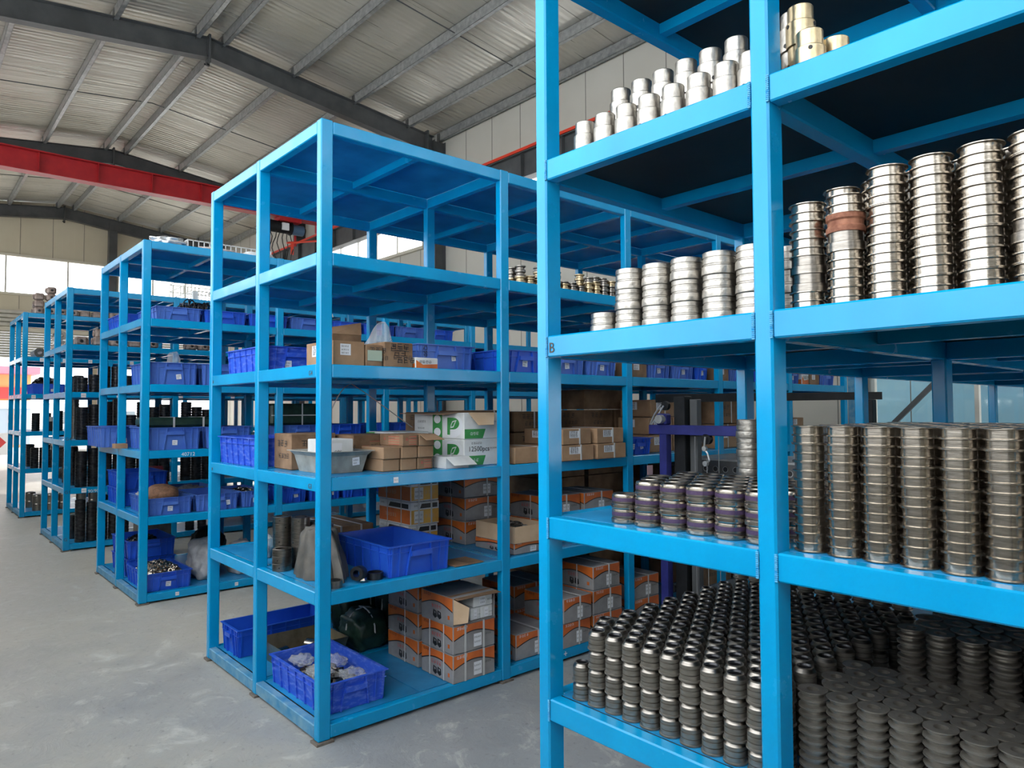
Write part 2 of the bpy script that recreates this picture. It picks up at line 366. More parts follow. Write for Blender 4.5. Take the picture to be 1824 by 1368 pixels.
# steel frames: rafter pairs with haunch plates, and columns
def tapered_I(mb, y0, y1, X, d0, d1, z0, z1):
    """I-section rafter from y0 to y1 with depth d0..d1; z0,z1 = top heights"""
    for a, b, ta, tb in ((-.1, .1, 0, .014),):
        for lo, hi in (((z0-.014, z1-.014), (z0, z1)), ((z0-d0, z1-d1), (z0-d0+.014, z1-d1+.014))):
            v = [(X-.1, y0, lo[0]), (X+.1, y0, lo[0]), (X+.1, y1, lo[1]), (X-.1, y1, lo[1]), (X-.1, y0, hi[0]), (X+.1, y0, hi[0]), (X+.1, y1, hi[1]), (X-.1, y1, hi[1])]
            mb.add(v, [(0,3,2,1),(4,5,6,7),(0,1,5,4),(1,2,6,5),(2,3,7,6),(3,0,4,7)], DARKST)
    v = [(X-.006, y0, z0-d0), (X+.006, y0, z0-d0), (X+.006, y1, z1-d1), (X-.006, y1, z1-d1), (X-.006, y0, z0), (X+.006, y0, z0), (X+.006, y1, z1), (X-.006, y1, z1)]
    mb.add(v, [(0,3,2,1),(4,5,6,7),(0,1,5,4),(1,2,6,5),(2,3,7,6),(3,0,4,7)], DARKST)
tn = 3
for X in (-27.25, -19.6, -11.45, -3.4, 4.8):
    mb = MB(); zt = lambda y: roof(y)-.2
    tapered_I(mb, YR, YB-.35, X, .42, .46, zt(YR), zt(YB-.35)); tapered_I(mb, YR, YN+.35, X, .42, .46, zt(YR), zt(YN+.35))
    mb.box(X-.11, X+.11, YR-.02, YR+.02, zt(YR)-.52, zt(YR)+.06, DARKST); mb.cyl((X, YR, zt(YR)-.56), (X, YR, zt(YR)-.5), .03, BLKPT)
    for sg, yy in ((1, YB-.55), (-1, YN+.55)): mb.box(X-.12, X+.12, yy-.02, yy+.02, zt(yy)-.56, zt(yy)+.08, DARKST)
    for z in (-.5, -.38, -.08, .02): mb.cyl((X-.09, YR-.05, zt(YR)+z), (X-.09, YR+.05, zt(YR)+z), .014, BLKPT, 6)
    for sg, yc in ((1, YB-.17), (-1, YN+.17)):
        mb.box(X-.1, X+.1, yc-.17, yc-.156, 0, roof(yc)-.25, DARKST); mb.box(X-.1, X+.1, yc+.156, yc+.168, 0, roof(yc)-.25, DARKST); mb.box(X-.006, X+.006, yc-.16, yc+.16, 0, roof(yc)-.25, DARKST)
        mb.box(X-.15, X+.15, yc-.2, yc+.17, 0, .02, DARKST)
    tn += 1; struct(mb.obj('trim_%d' % tn))
mb = MB(); mb.box(XL+.02, XL+.3, 4.62, 4.9, 0, roof(4.7)-.3, DARKST); tn += 1; struct(mb.obj('trim_%d' % tn))
for Y in (-2.2, -1.55, -.06, 1.43, 2.9, 3.42, 4.93, 6.42, 7.9, 8.85):           # C purlins
    mb = MB(); z = roof(Y); h = .2
    mb.box(XL, XR, Y-.004, Y, z-h-.02, z-.01, GALV); mb.box(XL, XR, Y-.004, Y+.08, z-h-.02, z-h-.014, GALV); mb.box(XL, XR, Y+.075, Y+.08, z-h-.02, z-h+.01, GALV); mb.box(XL, XR, Y-.004, Y+.08, z-.016, z-.01, GALV)
    for X in (-27.2, -19.6, -11.45, -3.4): mb.box(X-.06, X+.06, Y-.012, Y-.005, z-h-.06, z-.03, DARKST)
    tn += 1; struct(mb.obj('trim_%d' % tn))
# low window with an added blue panel behind, brace and teal column seen past the near rack
ribbon('y', YB, -1.0, 4.6, .9, 3.0, 1.28, -1)
mb = MB(); mb.box(-4, 8, YB+2.0, YB+2.05, -.02, 4.6, BACKDROP); t = mb.obj('blue_backdrop'); tag(t, 'added pale blue fence seen through the low window of the far wall', 'backdrop')  # added panel outside, catches sky light to make the window bright blue
mb = MB(); mb.box(-5, 9, YB+.3, YB+2.3, -.3, -.02, OUTG); struct(mb.obj('ground'))
mb = MB(); mb.strip([(-1.05, YB-.12, 1.0), (.25, YB-.12, 2.35)], .09, .05, DARKST, (0, 0, 1)); tn += 1; struct(mb.obj('trim_%d' % tn))
mb = MB(); mb.box(-1.25, -1.05, YB-.22, YB-.04, 0, 3.0, DUSTY); tn += 1; struct(mb.obj('trim_%d' % tn))

# crane runway, rails, bridge and hoist
for yy, wh in ((8.38, 'below the windows of the far long wall'), (-2.1, 'along the near long wall')):
    t = thing('crane_runway_beam', 'dark grey crane runway beam ' + ('topped by a red rail above the far wall windows' if yy > 0 else 'topped by a red rail on the near wall'), 'beam', (0, yy, 0))
    mb = MB(); mb.box(XL+.3, XR-.2, -.1, .1, 7.0, 7.02, DARKST); mb.box(XL+.3, XR-.2, -.12, .12, 6.45, 6.47, DARKST); mb.box(XL+.3, XR-.2, -.006, .006, 6.47, 7.0, DARKST)
    for k in range(30): mb.box(XL+.6+k*1.2, XL+.61+k*1.2, -.1, .1, 6.47, 7.0, DARKST)
    mb.obj('beam_body', t)
    mb = MB(); mb.box(XL+.3, XR-.2, -.03, .03, 7.02, 7.07, RAILR); mb.box(XL+.3, XR-.2, -.11, -.08, 7.03, 7.09, RAILR); mb.obj('rail', t)
    mb = MB()
    for X in (-19.6, -11.45, -3.4, 4.8): mb.box(X-.12, X+.12, -.05 if yy > 0 else -.3, .3 if yy > 0 else .05, 6.3, 6.45, DARKST)
    mb.obj('bracket', t)
t = thing('bridge_crane', 'red overhead crane girder spanning the hall beneath the roof', 'crane', (-16.2, 0, 0))
mb = MB(); mb.box(-.14, .14, -1.9, 8.2, 7.6, 7.625, CRANER); mb.box(-.16, .16, -1.9, 8.2, 7.11, 7.135, CRANER); mb.box(-.01, .01, -1.9, 8.2, 7.135, 7.6, CRANER)
for k in range(9): mb.box(-.12, .12, -1.5+k*1.2, -1.488+k*1.2, 7.135, 7.6, CRANER)
mb.obj('girder', t)
for yy in (8.38, -2.1):
    mb = MB(); mb.cham(-1.1, 1.1, yy-.1, yy+.1, 7.12, 7.42, .01, CRANER); mb.obj('end_carriage', t)
    mb = MB()
    for X in (-.9, .9): mb.cyl((X, yy-.05, 7.165), (X, yy+.05, 7.165), .068, BLKPT, 16)
    mb.obj('wheel', t)
t = thing('electric_hoist', 'black electric chain hoist with a blue motor under the red crane girder', 'hoist', (-16.2, 6.9, 0))
mb = MB(); mb.box(-.2, .2, -.3, .35, 7.0, 7.1, CRANER); mb.box(-.2, -.17, .3, .36, 6.4, 7.1, CRANER); mb.obj('trolley', t)
mb = MB(); mb.cyl((-.05, -.55, 6.86), (-.05, .1, 6.86), .17, BLKPT, 20); mb.cyl((-.05, -.6, 6.86), (-.05, -.55, 6.86), .19, BLKPT, 20); mb.cyl((-.05, .1, 6.86), (-.05, .14, 6.86), .2, BLKPT, 20); mb.box(.1, .16, -.2, 0, 6.75, 6.95, WHITE); mb.obj('drum', t, smooth=35)
mb = MB(); mb.cyl((-.05, .16, 6.84), (-.05, .5, 6.84), .15, plain('motor blue', (.06, .12, .2), .4), 20); mb.cyl((-.05, .5, 6.84), (-.05, .56, 6.84), .1, BLKPT, 16); mb.obj('motor', t, smooth=35)
mb = MB()
for j in range(6):
    a = [( .05*math.sin(j*2+k), -.5+.13*j+.05*math.sin(k*1.3+j), 6.7-.16*k) for k in range(5+j % 3)]; mb.tube(a, .014, RUBBER)
mb.obj('cable', t)
mb = MB(); mb.cyl((0, .0, 6.42), (0, .95, 6.62), .03, RAILR); mb.box(-.02, .02, .12, .2, 6.1, 6.45, RAILR); mb.obj('cable_arm', t)

# outdoors, beyond the gable doors
t = thing('shop_building', 'orange shop front with a pink canopy outside the open shutter', 'building', (-36, 0, 0))
mb = MB(); mb.box(-4, 0, -3, 3.3, 0, 3.3, OUTO); mb.obj('wall', t)
mb = MB(); mb.box(-4, 1.2, -3, 3.5, 3.3, 3.62, PINK); mb.obj('canopy', t)
mb = MB(); mb.box(0, .12, -3, 3.0, 2.2, 2.72, OUTR)
glyphs(mb, Matrix(((0, 0, 1, .12), (1, 0, 0, 0), (0, 1, 0, 0), (0, 0, 0, 1))), -1.0, 2.27, 7, .38, OUTY, .01, 5); mb.obj('signboard', t)
mb = MB(); mb.box(0, .1, -3, 3.3, 1.75, 2.12, WHITE); mb.box(0, .04, -3, 3.3, .1, 1.75, OUTGL)
for k in range(6): mb.box(.04, .1, -3+k*1.1, -2.85+k*1.1, .1, 1.75, OUTO)
mb.obj('shop_window', t)
t = tag(MB().box(-.1, .1, 3.5, 26, 0, 2.1, OUTW).obj('yard_wall', loc=(-46, 0, 0)), 'low white yard wall far outside the shutters', 'wall')
t = thing('barrier_panel', 'white barrier panel with a red diamond standing outside the shutter', 'barrier', (-29, 0, 0))
mb = MB(); mb.box(-.04, 0, -2, 1.9, 0, .82, OUTW); mb.obj('panel', t)
mb = MB(); M = Matrix(((0, 0, 1, 0), (1, 0, 0, 0), (0, 1, 0, 0), (0, 0, 0, 1))); decal(mb, M, [(1.2, .47), (1.45, .2), (1.7, .47), (1.45, .74)], REDP, .004); mb.obj('red_diamond', t)
t = thing('parked_van', 'white van parked outside beyond the open shutter', 'van', (-31.5, 3.2, 0))
mb = MB(); mb.cham(-1.0, 1.0, -.2, 3.6, .35, 1.1, .08, OUTW); mb.cham(-.9, .9, .3, 3.5, 1.05, 1.75, .18, OUTW); mb.obj('van_body', t)
mb = MB(); mb.box(.895, .91, .55, 1.7, 1.15, 1.6, OUTGL); mb.box(.895, .91, 1.9, 3.2, 1.15, 1.6, OUTGL); mb.obj('side_window', t)
for yy in (.5, 2.8):
    for xx in (-.9, .9): mb = MB(); mb.cyl((xx-.1, yy, .34), (xx+.1, yy, .34), .34, RUBBER, 24); mb.obj('wheel', t)

# ------------------------------------------------------------------ racks
ZS = (.081, .717, 1.269, 1.828, 2.383, 3.04)        # shelf surfaces, bottom to top
PX, PY, BH, BAY, NB = .047, .066, .066, 1.158, 5
SHADE_SHEET = mottled('dark painted-shade sheet', (.012, .012, .013), (.03, .027, .024), 3, .55, .3)  # added sheets that paint the shade beneath the near rack's decks
def rack(name_label, X1, Y0, W, nb=NB, extra=None, zscale=1.0, under=None):
    """X1 = right (near) face, rack spans X1-W..X1"""
    t = thing('steel_rack', name_label, 'rack', (X1, Y0, 0), 0, None)
    zs = [z*zscale for z in ZS]; H = zs[-1]
    rows = (-PX, -W/2-PX/2, -W)
    pm = MB(); pm.cham(0, PX, 0, PY, .012, H+.004, .005, PAINT); pm.box(-.012, PX+.012, -.012, PY+.012, 0, .012, FOOT)
    pme = pm.mesh('post')
    for k in range(nb+1):
        for x in rows: link('post', pme, t, (x, k*BAY, 0))
    L = nb*BAY+PY
    for i, z in enumerate(zs):
        mb = MB(); ch = .004; z0, z1 = z-BH, z
        if i == 0: z0, z1 = z-.064, z
        for k in range(nb):
            for x in rows: mb.cham(x+.001, x+PX-.001, k*BAY+PY, (k+1)*BAY, z0, z1, ch, PAINT)
        for k in range(nb+1):
            for a, b in ((rows[2]+PX, rows[1]), (rows[1]+PX, rows[0])): mb.cham(a, b, k*BAY+.001, k*BAY+PX, z0, z1, ch, DUSTY if (i == 0 and k == 0) else PAINT)
            if k < nb:
                y = k*BAY+PY/2+BAY/2
                for a, b in ((rows[2]+PX, rows[1]), (rows[1]+PX, rows[0])): mb.box(a, b, y-.018, y+.018, z0+.02, z1-.004, PAINT)
        mb.obj('shelf_frame', t)
        mb = MB(); um = MB()
        for k in range(nb):
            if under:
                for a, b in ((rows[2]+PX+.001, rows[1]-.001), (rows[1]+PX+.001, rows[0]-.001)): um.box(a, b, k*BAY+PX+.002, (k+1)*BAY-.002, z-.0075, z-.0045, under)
            for a, b in ((rows[2]+PX+.004, rows[1]-.004), (rows[1]+PX+.004, rows[0]-.004)):
                mb.box(a, b, k*BAY+PX+.008, k*BAY+BAY/2+.03, z-.004, z-.0005, DECK); mb.box(a, b, k*BAY+BAY/2+.036, (k+1)*BAY-.004, z-.004, z-.0005, DECK)
        mb.obj('shelf_deck', t)
        if under: um.obj('painted_shade_sheet', t)['label'] = 'dark painted-shade sheet added beneath the deck'
    return t
RA = rack('near blue steel rack stacked with machined steel rollers, nearest the camera', 1.5735+1.541, -.037, 1.541, under=SHADE_SHEET)
RB = rack('blue steel rack with orange and green printed boxes and an empty top shelf', 0, 0, 1.59)
RC = rack('blue steel rack full of plastic crates, third from the camera', -3.2524, 0, 1.59)
RD = rack('blue steel rack with tall dark ring stacks, second from the shutter', -6.296, -.055, 1.59)
RE = rack('farthest blue steel rack, nearest the open shutter and topped with castings', -9.751, -.073, 1.59, zscale=1.025)
# weld beads at the joints of the near rack's end frame, letters and chalk marks
wb = MB()
for k in range(14): wb.cham(-.004, .004, -.004, .001, k*.0046, k*.0046+.0042, .0012, WELD)
wbm = wb.mesh('weld_bead')
for z in ZS[1:5]:
    for x in (-1.541+PX, -1.541/2-PX/2, -1.541/2+PX/2): link('weld_bead', wbm, RA, (x+R.uniform(-.001, .001), 0, z-.066))
def mark(rk, txt, size, x, y, z, rot, mat=INK): text_part(txt, size, mat, rk, (x, y, z), rot, 'hand_lettering')
mark(RA, 'B', .045, -1.541+PX+.008, -.0006, 1.775, ROT_Y)
for z in (1.23, 1.79): mark(RB, 'H', .03, -1.59+PX+.02, -.0006, z-.012, ROT_Y)
for z, s in ((1.225, 'G3'), (1.785, 'G4')): mark(RB, s, .034, -PX-.075, -.0006, z-.01, ROT_Y)
mark(RB, '1 +', .06, .0006, 1.62, .03, ROT_X, CHALK)
mark(RC, '40712', .045, .0006, .32, 1.215, ROT_X, CHALK); mark(RC, '5/1', .045, .0006, .75, 1.215, ROT_X, CHALK)
mark(RD, 'G4', .05, .0006, .006, 1.27, ROT_X); mark(RD, 'G1', .05, .0006, .006, .66, ROT_X); mark(RD, '90/90', .05, .0006, .24, .655, ROT_X, CHALK); mark(RD, 'G', .05, .0006, .006, .12, ROT_X)
def sticker(rk, x, y, z, s=.03, face='+x', lab=None):
    mb = MB(); M = Matrix(((0, 0, 1, x), (1, 0, 0, y), (0, 1, 0, z), (0, 0, 0, 1))) if face == '+x' else Matrix(((1, 0, 0, x), (0, 0, -1, y), (0, 1, 0, z), (0, 0, 0, 1)))
    rect(mb, M, -s/2, s/2, -s/2, s/2, WHITE, .001); glyphs(mb, M, -s*.38, -s*.1, 3, s*.22, INK, .0016, int(y*100))
    o = mb.obj('paper_sticker', rk); o['label'] = 'small white paper sticker'; return o
sticker(RB, .0006, .43, 1.235)
for y in (.25, .75): sticker(RC, .0006, y+.05, .05)
for y in (.18, .55, 1.25, 1.9, 2.5, 3.1): sticker(RD, .0006, y, 1.79, .05)
for y in (.2, .9): sticker(RD, .0006, y, .685, .05); sticker(RE, .0006, y+.1, .7, .05); sticker(RE, .0006, y+.1, .05, .05)
for y in (.05, .35, .7, 1.3, 1.8, 2.5): sticker(RE, .0006, y+.1, 1.83, .055); sticker(RE, .0006, y+.2, 2.4, .055)

# ------------------------------------------------------------------ repeated machined parts
ORD = ['', 'bottom', 'second up', 'third up', 'fourth up', 'fifth up', 'sixth up', 'seventh up', 'eighth up', 'ninth up', 'tenth up', 'eleventh up', 'twelfth up', 'thirteenth up', 'fourteenth up', 'fifteenth up', 'sixteenth up', 'seventeenth up', 'eighteenth up', 'nineteenth up', 'twentieth up']
NTH = ['first', 'second', 'third', 'fourth', 'fifth', 'sixth', 'seventh', 'eighth', 'ninth', 'tenth', 'eleventh', 'twelfth', 'thirteenth', 'fourteenth', 'fifteenth', 'sixteenth', 'seventeenth', 'eighteenth', 'nineteenth', 'twentieth'] + ['%dth' % k for k in range(21, 60)]
class Kind:
    """one kind of repeated piece: positions are collected, the 300 showing most become things of their own"""
    def __init__(s, name, cat, group, meshes, cap=300): s.name = name; s.cat = cat; s.group = group; s.ms = meshes; s.items = []; s.cap = cap
    def put(s, loc, rot, vis, label, which=None): s.items.append((vis, Vector(loc), rot, label, R.randrange(len(s.ms)) if which is None else which))
    def flush(s):
        s.items.sort(key=lambda a: -a[0])
        for vis, loc, rot, label, w in s.items[:s.cap]:
            o = link(s.name, s.ms[w], None, loc, rot); tag(o, label, s.cat, s.group)
        rest = s.items[s.cap:]
        if rest:
            big = MB(); src = s.ms[0]; vs = [v.co.copy() for v in src.vertices]; fs = [tuple(p.vertices) for p in src.polygons]; mi = [p.material_index for p in src.polygons]
            big.mats = list(src.materials)
            for vis, loc, rot, label, w in rest:
                M = Matrix.Translation(loc) @ Matrix.Rotation(rot[2], 4, 'Z'); o = len(big.v)
                big.v += [M @ v for v in vs]; big.f += [[i+o for i in f] for f in fs]; big.mi += mi
            ob = big.obj(s.name, smooth=35); tag(ob, 'further rows of ' + s.group, s.cat, None, 'stuff')
def vis_of(p, front, top):
    d = (Vector(p)-CAM).length
    return (3 if front else 0) + (2 if top else 0) + 2.0/d
def grid(kind, X0, dx, nx, Y0, dy, ny, z, h, count, desc, where, r, stag=True, ymax=None, which=None, zone='row'):
    for j in range(ny):
        for i in range(nx):
            n = count(i, j)
            if not n: continue
            x = X0+i*dx+(dx/2 if (stag and j % 2) else 0); y = Y0+j*dy
            for k in range(n):
                loc = (x+R.uniform(-.0012, .0012), y+R.uniform(-.0012, .0012), z+k*h)
                lab = '%s %s, %s stack from left, %s %s' % (desc, 'top' if k == n-1 else ORD[k+1], NTH[i], 'front row,' if j == 0 else NTH[j]+' row back,', where)
                kind.put(loc, (0, 0, R.uniform(0, 6.28)), vis_of(loc, j == 0, k == n-1), lab, which(i, j, k) if which else None)

def lathe_mesh(prof, mats, seg=28, name='part', smooth=35, hole=None):
    mb = MB(); mb.lathe(prof, seg, mats); 
    if hole:
        zc, rr, ro = hole
        for a in (0, 2.1, 4.2): mb.cyl(((ro-.004)*math.cos(a), (ro-.004)*math.sin(a), zc), ((ro+.0008)*math.cos(a), (ro+.0008)*math.sin(a), zc), rr, BLACK, 10)
    return mb.mesh(name, min(smooth, 360/seg+4))
# grooved cup
def cup():
    r = .0308; q = r-.0026; p = [(.017, .0), (r, 0), (r, .004), (q, .0055), (q, .0165), (q-.003, .0175), (q-.003, .0185), (q, .0195), (q, .0315), (q-.003, .0325), (q-.003, .0335), (q, .0345), (q, .043), (r-.009, .0515), (r-.009, .0545), (.0185, .0545), (.0165, .050)]
    return lathe_mesh(p, [CUPM]*12+[STEEL2, CUPM, CUPM, BLACKR, BLACKR], 28, 'steel_cup', 24)
def disc():                                   # spool-like flanged disc
    p = [(.014, 0), (.0335, 0), (.0335, .0024), (.025, .0065), (.025, .0125), (.0335, .0166), (.0335, .019), (.014, .019)]
    return lathe_mesh(p, CUPM, 28, 'flanged_disc', 24)
def spool(s=1.0, h=.0413):
    r = .0385*s; q = r-.006
    p = [(.024, 0), (r, 0), (r, .002), (q, .0032), (q, .0172), (r-.001, .0186), (r-.001, .0211), (q, .0225), (q, .0380), (r, .0392), (r, h-.0002), (.024, h-.0002)]
    return lathe_mesh(p, STEEL, 32, 'steel_spool', 24)
def lip_ring(r, h, m=SLEEVE):                 # wide ring: three stepped lips per piece
    p = [(r*.6, 0), (r*.99, 0), (r, h*.04), (r*.97, h*.36), (r*.90, h*.40), (r*.9, h*.45), (r*.94, h*.47), (r*.94, h*.68), (r*.89, h*.70), (r*.89, h*.75), (r*.93, h*.77), (r*.93, h*.96), (r*.91, h), (r*.6, h)]
    return lathe_mesh(p, m, 32, 'bearing_ring')
def purple_ring():
    r = .0425; h = .0415
    p = [(.03, 0), (r*.97, 0), (r, .003), (r, .0105), (r*.93, .0135), (r*.91, .0155), (r*.95, .0172), (r*.95, .0215), (r*.95, .0225), (r*.95, .0315), (r*.95, .0325), (r*.93, .0385), (r*.88, h), (.03, h)]
    mats = [STEEL2, STEEL, STEEL, STEEL, BLACK, STEEL2, STEEL2, PURPLE, PURPLE, STEEL2, STEEL, STEEL, STEEL2, STEEL2]
    return lathe_mesh(p, mats, 32, 'banded_ring')
def sleeve():
    p = [(.02, 0), (.0345, 0), (.035, .001), (.035, .058), (.0345, .0595), (.031, .0605), (.0305, .062), (.0305, .098), (.029, .1), (.02, .1)]
    return lathe_mesh(p, SLEEVE, 32, 'steel_sleeve', 35, (.012, .0055, .035))
SM = .1
K_cup = Kind('steel_cup', 'cup', 'grooved steel cups on the lower shelf of the near rack', [cup()])
K_disc = Kind('flanged_disc', 'disc', 'flanged discs on the lower right shelf of the near rack', [disc()])
K_spool = Kind('steel_spool', 'spool', 'ribbed steel spools on the near rack', [spool(.988), spool(.975)])
K_lip = Kind('bearing_ring', 'ring', 'lipped bearing rings on the upper left shelf of the near rack', [lip_ring(.046, .059)])
K_roll = Kind('steel_roller', 'roller', 'flanged rollers on the upper right shelf of the near rack', [spool(1.08, .0388+.0025), lathe_mesh([(.03, 0), (.0415, 0), (.0415, .012), (.038, .016), (.038, .026), (.0415, .03), (.0415, .0411), (.03, .0411)], RUST, 32, 'steel_roller'), lathe_mesh([(.03, 0), (.041, 0), (.041, .018), (.037, .02), (.037, .0411), (.03, .0411)], STEEL2, 32, 'steel_roller')])
K_purp = Kind('banded_ring', 'ring', 'purple banded rings on the middle left shelf of the near rack', [purple_ring()])
K_sleeve = Kind('steel_sleeve', 'sleeve', 'stepped steel sleeves on the top right of the near rack', [sleeve(), lathe_mesh([(.02, 0), (.0345, 0), (.035, .001), (.035, .058), (.0345, .0595), (.031, .0605), (.0305, .062), (.0305, .098), (.029, .1), (.02, .1)], BRASSY, 32, 'steel_sleeve', 35, (.05, .005, .035))])
z2, z3, z4, z5, z6 = [ZS[k]+.0008 for k in (4, 3, 2, 1, 0)]
XAL = 1.5735; XAM = XAL+1.541/2
# lower shelf, left bay: cups four high in a honeycomb
grid(K_cup, 1.681, .0655, 10, .045, .057, 17, z5, .0549, lambda i, j: (2 if i == 0 else 4) if j == 0 else (0 if i > 9 else (4 if j < 16 else 5)), 'ribbed steel cup', 'lower left bay', .03)
# lower shelf, right bay
grid(K_disc, 2.378, .0685, 10, .105, .06, 5, z5, .0193, lambda i, j: 11, 'grooved steel disc', 'lower right bay', .034)
grid(K_disc, 2.45, .072, 9, .52, .068, 8, z5, .0193, lambda i, j: 15, 'dark steel disc', 'rear of lower right bay', .034)
# middle shelf
grid(K_purp, 1.845, .0868, 6, .062, .079, 5, z4, .0415, lambda i, j: 2 if (i == 0 and j == 0) else 3, 'purple banded ring', 'middle left bay', .0425)
grid(K_spool, 2.405, .0775, 9, .055, .0705, 9, z4, .0413, lambda i, j: 7, 'ribbed steel spool', 'middle right bay', .0385)
for k in range(7):
    K_lip.put((1.985, .52, z4+k*.059*.7 if 0 else z4+k*.059), (0, 0, k), 3, 'dark lipped ring %s, lone stack behind the purple banded rings' % (ORD[k+1] if k < 4 else 'top' if k == 4 else ORD[k+1])) if k < 5 else None
# upper shelf
grid(K_lip, 1.778, .0985, 6, .056, .093, 3, z3, .059, lambda i, j: 1 if (i == 0) else (3 if i not in (4,) else 3) if (i > 0) else 0, 'wide lipped ring', 'upper left bay', .046)
def roll_kind(i, j, k):
    if j == 0 and i == 1 and k in (3, 4): return 1 if k == 4 else 2
    if j == 0 and i == 0 and k in (1, 2): return 2
    if j == 0 and i == 5 and k == 2: return 2
    return 0
grid(K_roll, 2.413, .0885, 8, .052, .084, 5, z3, .0413, lambda i, j: 6 if i < 2 and j == 0 else 7, 'flanged steel roller', 'upper right bay', .0415, which=roll_kind)
# top loaded shelf: sleeves
n = 0
for i in range(8):
    x = 1.722+i*.0822 if i < 7 else 2.2862
    if abs(x-XAM) < .05: x += .0
    K_sleeve.put((x, .035, z2), (0, 0, R.uniform(0, 6)), 5, 'stepped steel sleeve, %s from left in the low front row' % NTH[i], 0)
for i in range(8):
    x = 1.80+i*.0795
    for k in range(2): K_sleeve.put((x, .115, z2+k*.1), (0, 0, R.uniform(0, 6)), 4+k, 'stepped steel sleeve %s, %s from left in the two-high second row' % ('on top' if k else 'beneath', NTH[i]), 0)
for i, (x, y, n) in enumerate(((2.382, .10, 2), (2.43, .045, 1), (2.455, .125, 1))):
    for k in range(n): K_sleeve.put((x, y, z2+k*.1), (0, 0, i), 4+k, 'yellowed steel sleeve right of the front middle post, %s' % (('tall stack, upper', 'tall stack, lower')[1-k] if i == 0 else ('single, beside the tall stack', 'single, farthest right')[i-1]), 1)
for K in (K_cup, K_disc, K_spool, K_lip, K_roll, K_purp, K_sleeve): K.flush()
#@@PART2
# ------------------------------------------------------------------ crates
XC, XD, XE = -3.2524, -6.296, -9.751
crate_cache = {}
def crate_mesh(L, W, H, mat):
    """L along x (handles on the +-x ends), W along y; origin at base centre"""
    key = (round(L, 2), round(W, 2), round(H, 3), mat.name)
    if key in crate_cache: return crate_cache[key]
    mb = MB(); t = .004; tp = .012; fl = .012
    def ring(l, w, z): return [(-l/2, -w/2, z), (l/2, -w/2, z), (l/2, w/2, z), (-l/2, w/2, z)]
    l0, w0, l1, w1 = L-2*tp-2*fl, W-2*tp-2*fl, L-2*fl, W-2*fl
    zr = H-.042
    fr = lambda z: (l0+(l1-l0)*z/H, w0+(w1-w0)*z/H)
    lr, wr = fr(zr)
    rings = [ring(l0, w0, .0), ring(lr, wr, zr), ring(lr+fl*1.1, wr+fl*1.1, zr), ring(lr+fl*1.1, wr+fl*1.1, zr+.004), ring(lr, wr, zr+.004), ring(l1, w1, H-.006), ring(L, W, H-.006), ring(L, W, H), ring(l1-2*t, w1-2*t, H), ring(l0-2*t, w0-2*t, t)]
    vs = [p for r in rings for p in r]; fs = [(3, 2, 1, 0)]
    for j in range(len(rings)-1):
        for k in range(4): fs.append((j*4+k, j*4+(k+1) % 4, j*4+4+(k+1) % 4, j*4+4+k))
    n = (len(rings)-1)*4; fs.append((n, n+1, n+2, n+3)); mb.add(vs, fs, mat)
    def rib(face, u, wd=.0045, u2=None, dep=.008):
        u2 = u if u2 is None else u2
        for sgn in (1, -1):
            l_, w_ = fr(.002); lb, wb_ = fr(H-.008)
            if face == 'y':
                a = w_/2*sgn; b = wb_/2*sgn; o = dep*sgn
                v = [(u-wd, a, .002), (u+wd, a, .002), (u+wd, a+o, .002), (u-wd, a+o, .002), (u2-wd, b, H-.008), (u2+wd, b, H-.008), (u2+wd, b+o, H-.008), (u2-wd, b+o, H-.008)]
            else:
                a = l_/2*sgn; b = lb/2*sgn; o = dep*sgn
                v = [(a, u-wd, .002), (a, u+wd, .002), (a+o, u+wd, .002), (a+o, u-wd, .002), (b, u2-wd, H-.008), (b, u2+wd, H-.008), (b+o, u2+wd, H-.008), (b+o, u2-wd, H-.008)]
            mb.add(v, [(0,3,2,1),(4,5,6,7),(0,1,5,4),(1,2,6,5),(2,3,7,6),(3,0,4,7)], mat)
    ny = max(3, int(L/.095))
    for k in range(ny+1): rib('y', -l0/2+.006+(l0-.012)*k/ny)
    for k in (-1, 1):
        rib('x', k*(w0/2-.006)); rib('x', k*w0*.36); rib('x', k*w0*.235, .0035, k*w0*.17, .014)
    for sgn in (1, -1):      # grip lip between the slanting ribs
        x0 = fr(zr)[0]/2
        mb.box(min(sgn*x0, sgn*(x0+.024)), max(sgn*x0, sgn*(x0+.024)), -w0*.18, w0*.18, zr-.02, zr+.006, mat)
    crate_cache[key] = mb.mesh('crate_body'); return crate_cache[key]
def stk_mesh(s):
    mb = MB(); M = Matrix(((0, 0, 1, 0), (1, 0, 0, 0), (0, 1, 0, 0), (0, 0, 0, 1))); rect(mb, M, -s/2, s/2, -s/2, s/2, WHITE, .0015)
    glyphs(mb, M, -s*.36, s*.05, 3, s*.2, INK, .0022, 3); glyphs(mb, M, -s*.36, -s*.33, 2, s*.2, INK, .0022, 9); return mb.mesh('paper_label')
STK = stk_mesh(.042)
GC = 'blue plastic crates on the racks'
def crate(x0, x1, y0, y1, z, H, label, mat=CRATE, stickers=(), rz=0, turn=False):
    """crate filling x0..x1, y0..y1; handle end faces +x unless turn"""
    L, W = (x1-x0, y1-y0)
    t = thing('plastic_crate', label, 'crate', ((x0+x1)/2, (y0+y1)/2, z), rz + (PI/2 if turn else 0), GC)
    if turn: L, W = W, L
    link('crate_body', crate_mesh(L, W, H, mat), t)
    for (u, v) in stickers:
        xx = L/2-.024+(.024-.0)*(v/H)*.5+.008
        o = link('paper_label', STK, t, (L/2-.012-.012*(1-v/H)+.003, u, v), (R.uniform(-.12, .12), 0, 0)); o['label'] = 'small white paper label'
    return t
